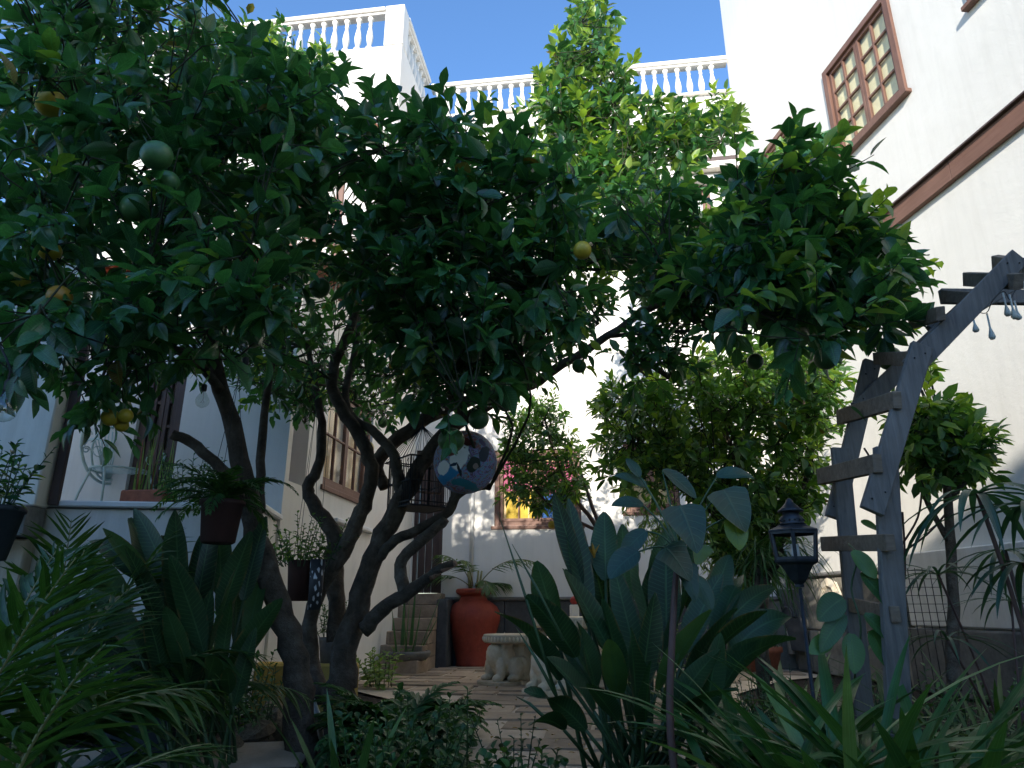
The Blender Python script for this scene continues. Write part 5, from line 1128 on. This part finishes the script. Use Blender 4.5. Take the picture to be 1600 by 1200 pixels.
palm('feather palm in the middle of the left bed, its fronds reaching towards the rocks', gbase(25, 2.9), [((.5, -.2, 1.3), .62, 1.3), ((-.6, -.1, 1.4), .9, 1.4), ((.15, .1, 1.6), .95, .8), ((.7, .1, 1.3), .66, 1.2), ((-.1, -.6, 1.0), .75, 1.5), ((.2, .5, 1.6), .95, 1.0), ((.4, .4, 1.1), .7, 1.2), ((-.5, .4, .8), .8, 1.4)])
palm('feather palm behind the others, crossing fronds before the tan wall', gbase(90, 3.8), [((-.5, 0, 1.5), 1.15, 1.0), ((.35, 0, 1.5), 1.2, 1.0), ((.8, -.1, 1.2), 1.2, 1.3), ((-.9, .1, 1.2), 1.0, 1.2), ((.05, -.2, 1.7), 1.15, .7), ((1.2, .1, 1.2), 1.3, 1.2)], ll=.34)
palm('low feather palm in the bottom left corner', gbase(20, 2.0), [((.2, -.1, 1.0), .7, 1.3), ((.8, .1, .7), .7, 1.4), ((-.5, .1, 1), .65, 1.2), ((.5, .4, .9), .65, 1.1)], ll=.26, nl=18, stems=2)

# paddle-leaved clumps (bird-of-paradise)
def paddle(r, base, tip_dir, stalk, ln, wd, droop=.3, face=None, rnd=None, mat='bop', fold=.35):
    pts, ds = arc(base, tip_dir, stalk, .12, 7); lf = blade('leaf', M[mat], r, pts[-1], ds[-1], ln, wd, droop, 'paddle', 13, fold, rnd=rnd, side=face, wav=.03)
    MB().tube(pts, [.011, .011, .010, .009, .009, .008, .007], 6).obj('stalk', M['greenstem'], lf, True); return lf
rb_ = random.Random(5)
def paddle_to(r, base, px, py, d, lnpx, wpx, tilt=0, face=None, rnd=None, droop=.35, mat='bop'):
    """leaf whose blade centre shows at px,py"""
    c = at(px, py, d); s_ = (c-C0).length/FPX; ln = lnpx*s_*random.uniform(.85, 1.05); wd = wpx*s_*random.uniform(.72, .95); dr = (c-base); L = dr.length; dr.normalize()
    return paddle(r, base, dr+Vector((0, 0, .06)), max(.05, L-ln*.5), ln, wd, droop, face, rnd, mat)
def clump(name, label, base, specs, cat='plant', mat='bop', spread=.12):
    r = thing(name, label, cat, tuple(base))
    for (px, py, d, l_, w_, dp) in specs:
        b_ = Vector(base)+Vector((random.uniform(-spread, spread), random.uniform(-spread, spread), 0)); fc = _R*random.uniform(.5, 1)*random.choice((-1, 1))+_F*random.gauss(0, .55)+UP*random.gauss(0, .2)
        paddle_to(r, b_, px, py, d, l_, w_, 0, fc.normalized(), None, dp, mat)
    return r
bs = gbase(330, 4.0)
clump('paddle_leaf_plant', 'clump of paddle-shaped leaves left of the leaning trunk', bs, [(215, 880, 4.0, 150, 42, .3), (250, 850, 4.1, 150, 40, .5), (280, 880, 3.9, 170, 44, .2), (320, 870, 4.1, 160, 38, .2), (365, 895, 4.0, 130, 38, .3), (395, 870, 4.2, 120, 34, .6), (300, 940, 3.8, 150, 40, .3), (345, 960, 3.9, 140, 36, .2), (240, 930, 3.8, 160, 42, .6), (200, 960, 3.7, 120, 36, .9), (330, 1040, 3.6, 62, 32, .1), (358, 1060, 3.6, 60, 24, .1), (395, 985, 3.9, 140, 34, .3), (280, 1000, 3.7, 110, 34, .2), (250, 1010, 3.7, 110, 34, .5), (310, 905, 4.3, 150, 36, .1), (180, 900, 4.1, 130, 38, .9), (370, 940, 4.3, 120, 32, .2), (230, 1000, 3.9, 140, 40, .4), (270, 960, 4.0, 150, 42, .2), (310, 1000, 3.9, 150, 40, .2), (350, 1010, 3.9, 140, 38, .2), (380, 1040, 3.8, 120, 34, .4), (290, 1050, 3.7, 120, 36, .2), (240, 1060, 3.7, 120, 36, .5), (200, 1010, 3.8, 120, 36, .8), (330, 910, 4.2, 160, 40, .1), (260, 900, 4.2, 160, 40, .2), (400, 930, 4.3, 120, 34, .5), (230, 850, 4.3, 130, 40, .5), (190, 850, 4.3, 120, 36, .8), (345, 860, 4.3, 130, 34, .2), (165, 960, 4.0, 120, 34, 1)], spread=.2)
bs = gbase(985, 3.15)
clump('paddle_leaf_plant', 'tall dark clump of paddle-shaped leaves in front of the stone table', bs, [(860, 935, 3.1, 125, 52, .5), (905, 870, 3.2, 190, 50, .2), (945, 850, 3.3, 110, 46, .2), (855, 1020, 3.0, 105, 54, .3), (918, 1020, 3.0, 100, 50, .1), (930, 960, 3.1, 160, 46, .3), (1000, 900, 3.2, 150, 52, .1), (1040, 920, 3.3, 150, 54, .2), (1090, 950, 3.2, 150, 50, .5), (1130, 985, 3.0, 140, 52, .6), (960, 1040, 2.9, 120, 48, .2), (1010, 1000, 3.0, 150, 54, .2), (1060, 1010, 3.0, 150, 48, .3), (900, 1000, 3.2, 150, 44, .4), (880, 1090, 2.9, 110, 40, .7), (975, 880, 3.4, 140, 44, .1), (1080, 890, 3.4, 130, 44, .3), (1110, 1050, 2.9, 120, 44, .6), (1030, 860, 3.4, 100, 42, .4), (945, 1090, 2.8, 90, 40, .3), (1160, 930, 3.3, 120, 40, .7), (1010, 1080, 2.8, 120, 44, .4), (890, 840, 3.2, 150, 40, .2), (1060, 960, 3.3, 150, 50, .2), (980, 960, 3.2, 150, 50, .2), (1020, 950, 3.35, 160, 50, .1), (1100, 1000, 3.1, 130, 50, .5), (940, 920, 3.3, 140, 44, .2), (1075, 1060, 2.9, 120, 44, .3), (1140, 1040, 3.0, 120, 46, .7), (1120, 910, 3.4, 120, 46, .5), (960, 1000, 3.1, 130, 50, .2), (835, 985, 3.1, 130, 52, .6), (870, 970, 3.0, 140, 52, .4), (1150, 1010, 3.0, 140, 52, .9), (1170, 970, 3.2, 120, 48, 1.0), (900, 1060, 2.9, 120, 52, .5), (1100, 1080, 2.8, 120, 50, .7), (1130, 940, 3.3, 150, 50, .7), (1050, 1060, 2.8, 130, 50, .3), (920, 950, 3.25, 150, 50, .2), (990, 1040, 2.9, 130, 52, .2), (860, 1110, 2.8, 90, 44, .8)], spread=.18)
# flower of the paddle plant
c = at(928, 872, 3.25); fl = bpy.context.scene.objects['paddle_leaf_plant.001']; m = MB()
for k in range(3): m.add(blade_geo(c, (random.gauss(0, .4), random.gauss(0, .3), 1), .07, .02, .1, 'lance', 5, .4).v, [(0, 1, 4, 3), (1, 2, 5, 4), (3, 4, 7, 6), (4, 5, 8, 7), (6, 7, 10, 9), (7, 8, 11, 10), (9, 10, 13, 12), (10, 11, 14, 13)])
m.obj('flower', M['orange'], fl)
# long thin spikes crossing the patio
r = thing('spear_plant', 'thin dark spear-like stems leaning over the paving', 'plant', tuple(gbase(885, 2.8)))
for (x0, y0, x1, y1) in [(870, 1090, 778, 800), (868, 1085, 806, 980), (880, 1000, 800, 850), (850, 1120, 806, 1088)]:
    a_ = at(x0, y0, 2.9); b_ = at(x1, y1, 3.0); MB().tube([a_, a_.lerp(b_, .5)+UP*.01, b_], [.007, .006, .001], 6).obj('stem', M['greenstem'], r, True)
# large heart-shaped leaves on a tall stalk
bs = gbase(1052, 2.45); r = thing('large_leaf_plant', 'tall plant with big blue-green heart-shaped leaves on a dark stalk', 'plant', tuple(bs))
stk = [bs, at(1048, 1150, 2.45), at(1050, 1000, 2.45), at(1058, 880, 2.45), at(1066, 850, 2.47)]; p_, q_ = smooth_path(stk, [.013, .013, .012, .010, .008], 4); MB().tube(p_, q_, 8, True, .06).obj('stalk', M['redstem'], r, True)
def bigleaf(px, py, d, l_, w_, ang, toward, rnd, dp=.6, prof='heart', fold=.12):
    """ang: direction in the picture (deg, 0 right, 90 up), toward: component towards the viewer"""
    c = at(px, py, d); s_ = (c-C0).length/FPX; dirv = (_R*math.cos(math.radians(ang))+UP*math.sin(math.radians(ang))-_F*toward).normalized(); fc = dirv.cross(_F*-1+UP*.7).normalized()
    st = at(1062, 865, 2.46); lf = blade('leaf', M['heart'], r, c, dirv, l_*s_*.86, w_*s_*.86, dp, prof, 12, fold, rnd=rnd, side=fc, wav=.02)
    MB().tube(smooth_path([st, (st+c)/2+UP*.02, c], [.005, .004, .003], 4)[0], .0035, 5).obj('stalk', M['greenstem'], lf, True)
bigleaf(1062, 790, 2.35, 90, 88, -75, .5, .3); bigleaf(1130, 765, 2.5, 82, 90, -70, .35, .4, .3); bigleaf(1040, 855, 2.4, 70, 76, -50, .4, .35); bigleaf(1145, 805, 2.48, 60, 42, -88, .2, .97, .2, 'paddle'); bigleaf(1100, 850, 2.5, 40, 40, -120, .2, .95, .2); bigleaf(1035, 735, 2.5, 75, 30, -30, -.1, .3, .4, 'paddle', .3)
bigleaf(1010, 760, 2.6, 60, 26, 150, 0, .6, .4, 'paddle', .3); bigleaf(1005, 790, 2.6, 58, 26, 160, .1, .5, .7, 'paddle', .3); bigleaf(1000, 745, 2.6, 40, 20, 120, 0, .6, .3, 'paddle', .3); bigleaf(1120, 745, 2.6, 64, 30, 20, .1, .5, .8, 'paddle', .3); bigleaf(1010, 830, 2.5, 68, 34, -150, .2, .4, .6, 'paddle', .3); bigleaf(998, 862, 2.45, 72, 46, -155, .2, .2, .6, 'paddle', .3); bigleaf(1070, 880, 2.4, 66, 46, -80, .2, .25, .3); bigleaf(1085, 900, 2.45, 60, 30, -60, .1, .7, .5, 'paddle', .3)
# strap-leaved clumps, lower right
def strapclump(label, base, n, ln, wd, lean=(0, 0), name='strap_leaf_plant', sprd=1.0, droop=(1.0, 2.2), mat='strap', upz=(.7, 1.5), rnd=None):
    r = thing(name, label, 'plant', tuple(base), 'strap-leaved plants in the beds' if name == 'strap_leaf_plant' else None)
    for k in range(n):
        a = k*2.4+random.random()*.4; d = Vector((math.cos(a)*sprd+lean[0], math.sin(a)*sprd+lean[1], random.uniform(*upz))); b_ = Vector(base)+Vector((math.cos(a)*.06, math.sin(a)*.06, .02))
        blade('leaf', M[mat], r, b_, d, random.uniform(*ln), random.uniform(*wd), random.uniform(*droop), 'strap', 11, .22, rnd=rnd if rnd is not None else random.choice((.1, .3, .5, .6, .75, .93)))
    return r
strapclump('strap-leaved clump at bottom centre whose leaves arch to the left', gbase(1130, 2.25), 76, (.68, 1.1), (.032, .048), (-.45, .0))
strapclump('strap-leaved clump at bottom right of centre with upright blunt leaves', gbase(1290, 2.35), 74, (.58, .98), (.036, .052), (0, 0), droop=(.5, 1.6), upz=(1.0, 2.2))
strapclump('strap-leaved clump behind, between the lantern pole and the arch foot', gbase(1200, 3.1), 56, (.58, .92), (.034, .048), (0, 0), droop=(.6, 1.6), upz=(.9, 2.0))
strapclump('strap-leaved clump at the foot of the wooden arch', gbase(1400, 2.5), 70, (.58, .95), (.036, .05), (.1, 0), droop=(.6, 1.7), upz=(.9, 2.0))
strapclump('strap-leaved clump in the bottom right corner', gbase(1530, 2.2), 74, (.52, .86), (.032, .044), (0, 0), droop=(.9, 2.0))
strapclump('yellow-green grassy clump behind the papyrus stems', gbase(1530, 3.0), 46, (.6, 1.0), (.012, .02), (0, 0), name='grassy_clump', droop=(.6, 1.6), upz=(1, 2.2), mat='palm', rnd=.8)
strapclump('low strap-leaved clump under the heart-leaved stalk', gbase(1020, 2.3), 34, (.5, .8), (.026, .038), (-.3, -.1), droop=(1.2, 2.3), upz=(.6, 1.1))
strapclump('dark strap-leaved clump between the palms and the slate planter', gbase(110, 3.2), 40, (.4, .75), (.03, .045), (0, 0), droop=(.8, 1.8), mat='lush', rnd=.2)
strapclump('strap-leaved clump hiding the foot of the wooden arch post', gbase(1440, 2.2), 74, (.55, .9), (.034, .048), (0, 0), droop=(.6, 1.7), upz=(.8, 2.0))
strapclump('strap-leaved clump in front of the lantern pole', gbase(1240, 2.7), 66, (.55, .88), (.034, .048), (0, 0), droop=(.7, 1.7), upz=(.8, 2.0))
bush('dark_groundcover', 'dark leafy groundcover under the left paddle leaves', tuple(gbase(300, 5.0)), M['citrus'], .45, .6, 60, 14, .08, .5, ind=60)
bush('dark_groundcover', 'dark leafy shrub filling the bed before the raised terrace', tuple(gbase(210, 5.2)), M['citrus'], .9, .9, 90, 20, .11, .45, ind=80)
bush('green_groundcover', 'leafy green groundcover around the terracotta herb pots', tuple(gbase(1240, 4.1)), M['lush'], .42, .8, 80, 14, .06, .5, ind=60, spread=.9)
bush('green_groundcover', 'leafy green groundcover behind the arch foot', tuple(gbase(1430, 4.2)), M['lush'], .5, .7, 70, 14, .07, .45, ind=60, spread=.9)
# papyrus / lady palm: stems topped by whorls
def whorl(r, c, n, ln, wd, mat, tilt=.0, droop=1.6, up_=.25, prof='lance', rnd=None):
    for k in range(n):
        a = k*6.283/n+random.gauss(0, .12); d = Vector((math.cos(a), math.sin(a), up_+random.gauss(0, .15)))
        blade('leaf', M[mat], r, c, d, ln*random.uniform(.75, 1.1), wd, droop*random.uniform(.7, 1.2), prof, 8, .35, rnd=rnd or random.uniform(.1, .75))
bs = gbase(1590, 2.7); r = thing('umbrella_plant', 'tall stems at the right edge topped by whorls of long drooping leaves', 'plant', tuple(bs), 'whorl-leaved plants at the right')
for (px, py, d, n_, ln, wd) in [(1528, 772, 2.6, 15, .42, .030), (1610, 790, 2.5, 13, .42, .028), (1570, 860, 2.9, 12, .34, .022), (1600, 880, 2.6, 12, .34, .026)]:
    c = at(px, py, d); MB().tube(smooth_path([bs+Vector((random.uniform(-.08, .08), 0, 0)), (bs+c)/2+Vector((.05, 0, 0)), c], [.010, .009, .006], 5)[0], .008, 7).obj('stem', M['redstem'], r, True); whorl(r, c, n_, ln, wd, 'darkpalm')
bs = gbase(1560, 3.0); r = thing('umbrella_plant', 'thinner stem with a small whorl of narrow leaves before the wire rack', 'plant', tuple(bs), 'whorl-leaved plants at the right')
for (px, py, d, n_, ln, wd) in [(1466, 898, 2.9, 16, .30, .014), (1480, 1000, 2.8, 12, .26, .012), (1580, 940, 3.1, 14, .30, .012)]:
    c = at(px, py, d); MB().tube(smooth_path([bs, (bs+c)/2+UP*.08, c], [.006, .005, .004], 5)[0], .005, 6).obj('stem', M['redstem'], r, True); whorl(r, c, n_, ln, wd, 'darkpalm', up_=.4, droop=1.3)
# climbing plant on the arch post
r = thing('climber', 'broad-leaved climber twining up the left post of the wooden arch', 'climbing plant', tuple(gbase(1335, 2.85)))
pts = [at(1335, 1060, 2.85), at(1345, 980, 2.8), at(1330, 920, 2.82), at(1340, 870, 2.8), at(1326, 850, 2.9)]; MB().tube(smooth_path(pts, [.005]*5, 4)[0], .004, 5).obj('stem', M['greenstem'], r, True)
for (x, y, l_, w_, ag, rn) in [(1330, 862, 44, 24, -45, .95), (1345, 895, 60, 26, -50, .3), (1318, 935, 52, 34, 200, .2), (1350, 960, 56, 26, -40, .3), (1320, 960, 66, 26, 215, .3), (1345, 815, 26, 14, -20, .97), (1360, 985, 50, 30, -70, .5), (1300, 1000, 40, 24, 190, .9), (1330, 990, 50, 30, -100, .6)]:
    c = at(x, y, 2.78); s_ = (c-C0).length/FPX; dv = _R*math.cos(math.radians(ag))+UP*math.sin(math.radians(ag))-_F*.2; blade('leaf', M['lush'], r, c, dv, l_*s_, w_*s_, .5, 'paddle', 9, .25, rnd=rn, side=dv.cross(-_F+UP*.5).normalized())
for (x, y, rn) in [(1345, 632, .95), (1330, 636, .4)]:
    c = at(x, y, 3.0); blade('leaf', M['citrus'], r, c, _R*.7-UP*.7, .10, .045, .3, 'lance', 8, .25, rnd=rn)
# drooping narrow-leaved plant (dracaena) behind the lantern
bs = gbase(1185, 5.2); r = thing('dracaena', 'dracaena with hanging tufts of narrow leaves left of the lantern', 'plant', tuple(bs)); MB().tube([bs, at(1180, 930, 5.2), at(1188, 860, 5.2)], [.05, .035, .025], 9, True, .05).obj('trunk', M['bark'], r, True)
MB().tube([at(1180, 930, 5.2), at(1215, 880, 5.2), at(1222, 860, 5.2)], [.03, .024, .02], 8).obj('branch', M['bark'], r, True)
for (px, py, n_) in [(1188, 870, 46), (1222, 862, 40), (1165, 900, 34)]:
    c = at(px, py, 5.2)
    for k in range(n_): a = k*2.4; blade('leaf', M['lush'], r, c+UP*random.uniform(-.1, .12), (math.cos(a), math.sin(a), random.uniform(-.2, 1.1)), random.uniform(.38, .62), .022, random.uniform(1.8, 3.2), 'spike', 8, .3, rnd=random.uniform(.05, .8))
# weeping lime-green shrub glimpsed between the big leaves
bs = gbase(1085, 6.0); r = thing('weeping_shrub', 'lime-green shrub with hanging thin shoots behind the heart-leaved plant', 'shrub', tuple(bs)); MB().tube([bs, at(1085, 900, 6.0), at(1070, 840, 6.0)], [.03, .02, .012], 7).obj('trunk', M['bark'], r, True)
P = []; D = []; L = []; R = []; m = MB()
for k in range(70):
    c = at(random.uniform(1005, 1140), random.uniform(800, 860), random.uniform(5.7, 6.4)); pts, ds = arc(c, (random.gauss(0, .5), random.gauss(0, .5), .5), random.uniform(.3, .75), 2.6, 9); m.tube(pts, .002, 3, False)
    for j in range(26):
        q = j/26*8; i = int(q); p = pts[i].lerp(pts[min(8, i+1)], q-i); P.append(tuple(p)); D.append((random.gauss(0, .5), random.gauss(0, .5), -.8)); L.append(random.uniform(.05, .08)); R.append(random.uniform(.2, 1))
m.obj('hanging_shoots', M['greenstem'], r, kind='stuff'); P = np.array(P)-np.array(bs); n_ = len(P); me = leaves_mesh('foliage', T_LO, P, np.array(D), rng.normal(size=(n_, 3)), np.array(L), np.array(L)*.22, np.array(R), M['lime']); link('foliage', me, r, None, 'stuff')
bs = gbase(1080, 5.6); bush('low_shrub', 'sunlit yellow-green low shrub behind the paddle leaves', (bs.x, bs.y, 0), M['lime'], .9, .3, 18, 20, .07, .35, ind=80)
# ferns and small shrubs at the foot of the trunks
def fern(label, base, n_, ln, wd, droop=(1.2, 2.0), nl=22, ll=.10):
    r = thing('fern', label, 'fern', tuple(base), 'ferns at the foot of the trunks')
    for k in range(n_):
        a = k*2.4+random.random(); frond(r, Vector(base)+UP*.03, (math.cos(a), math.sin(a), random.uniform(.7, 2.2)), random.uniform(*ln), random.uniform(*droop), nl, ll, .02, M['fern'], M['greenstem'], .0035, .1, .05, None, asp=.24, individual=False, rnd=(.1, .8), taper=.8)
fern('large fern in front of the middle trunk', gbase(620, 4.3), 34, (.4, .66), .1, ll=.13); fern('darker fern against the foot of the left trunk', gbase(585, 4.5), 24, (.35, .58), .1, ll=.12)
fern('fern at the edge of the paving below the concrete bowl', gbase(680, 4.9), 26, (.35, .55), .1, ll=.12); fern('young bright fern at the very bottom beside the trunk', gbase(650, 3.5), 14, (.3, .42), .1)
bush('leafy_shrub', 'low rounded leafy shrub at the edge of the paving', tuple(gbase(670, 3.8)), M['lush'], .42, .36, 34, 16, .07, .65, ind=90); bush('leafy_shrub', 'single tall leafy shoot rising in front of the paving', tuple(gbase(735, 3.3)), M['lush'], .52, .05, 2, 22, .055, .6, ind=44, spread=.15)
bush('leafy_shrub', 'round-leaved seedlings low in front of the stone stool', tuple(gbase(820, 3.0)), M['lush'], .28, .26, 20, 13, .065, .8, ind=80); bush('leafy_shrub', 'pale-tipped small herb right of the tall shoot', tuple(gbase(800, 3.5)), M['grey'], .36, .14, 8, 13, .045, .7, ind=60)
bush('leafy_shrub', 'dense dark groundcover shrub at the bottom beside the left trunk', tuple(gbase(640, 3.2)), M['lush'], .38, .4, 40, 16, .06, .6, ind=90); bush('leafy_shrub', 'lime-tipped little shrub among the ferns', tuple(gbase(560, 4.4)), M['lime'], .3, .15, 8, 12, .05, .5, ind=60)
bush('leafy_shrub', 'small shrub between the yellow bed wall and the paddle leaves', tuple(gbase(400, 4.9)), M['lush'], .55, .3, 16, 16, .06, .5, ind=60); bush('leafy_shrub', 'broad-leaved dark shrub right of the left clump', tuple(gbase(385, 5.0)), M['citrus'], .5, .15, 6, 10, .12, .4, ind=60)
r = strapclump('few long sharp leaves rising at the bottom beside the trunk', gbase(560, 3.0), 9, (.35, .6), (.025, .035), (0, 0), name='sharp_leaf_plant', droop=(.1, .5), upz=(1.5, 3))
c2 = gbase(1220, 4.6); bush('groundcover', 'fine grey-green ground plants in front of the slab wall', (c2.x, c2.y, 0), M['grey'], .45, .9, 70, 18, .035, .4, ind=20, spread=.6)
# bare vine stems behind the arch and by the wall
r = thing('bare_shrub', 'bare twiggy shrub catching sunlight at the white side wall', 'shrub', tuple(gbase(1410, 5.2))); bs = gbase(1410, 5.2)
for (x0, y0, x1, y1) in [(1400, 1000, 1410, 800), (1410, 850, 1440, 770), (1400, 870, 1480, 800), (1405, 820, 1350, 700)]: a_ = at(x0, y0, 5.2); b_ = at(x1, y1, 5.2); MB().tube(smooth_path([a_, (a_+b_)/2+_R*.04, b_], [.012, .009, .004], 4)[0], .008, 5).obj('stem', M['redstem'], r, True)
# fallen leaves on the paving
P = []
for k in range(60): p = onz(random.uniform(690, 1000), random.uniform(1050, 1190)); P.append((p.x, p.y, .03))
P = np.array(P); n_ = len(P); D = rng.normal(size=(n_, 3)); D[:, 2] *= .1; U = np.tile([0, 0, 1.], (n_, 1)); me = leaves_mesh('fallen_leaves', T_LO, P, D, U, rng.uniform(.03, .07, n_), rng.uniform(.015, .03, n_), np.zeros(n_), M['citrus']); tag(link('fallen_leaves', me), kind='stuff')
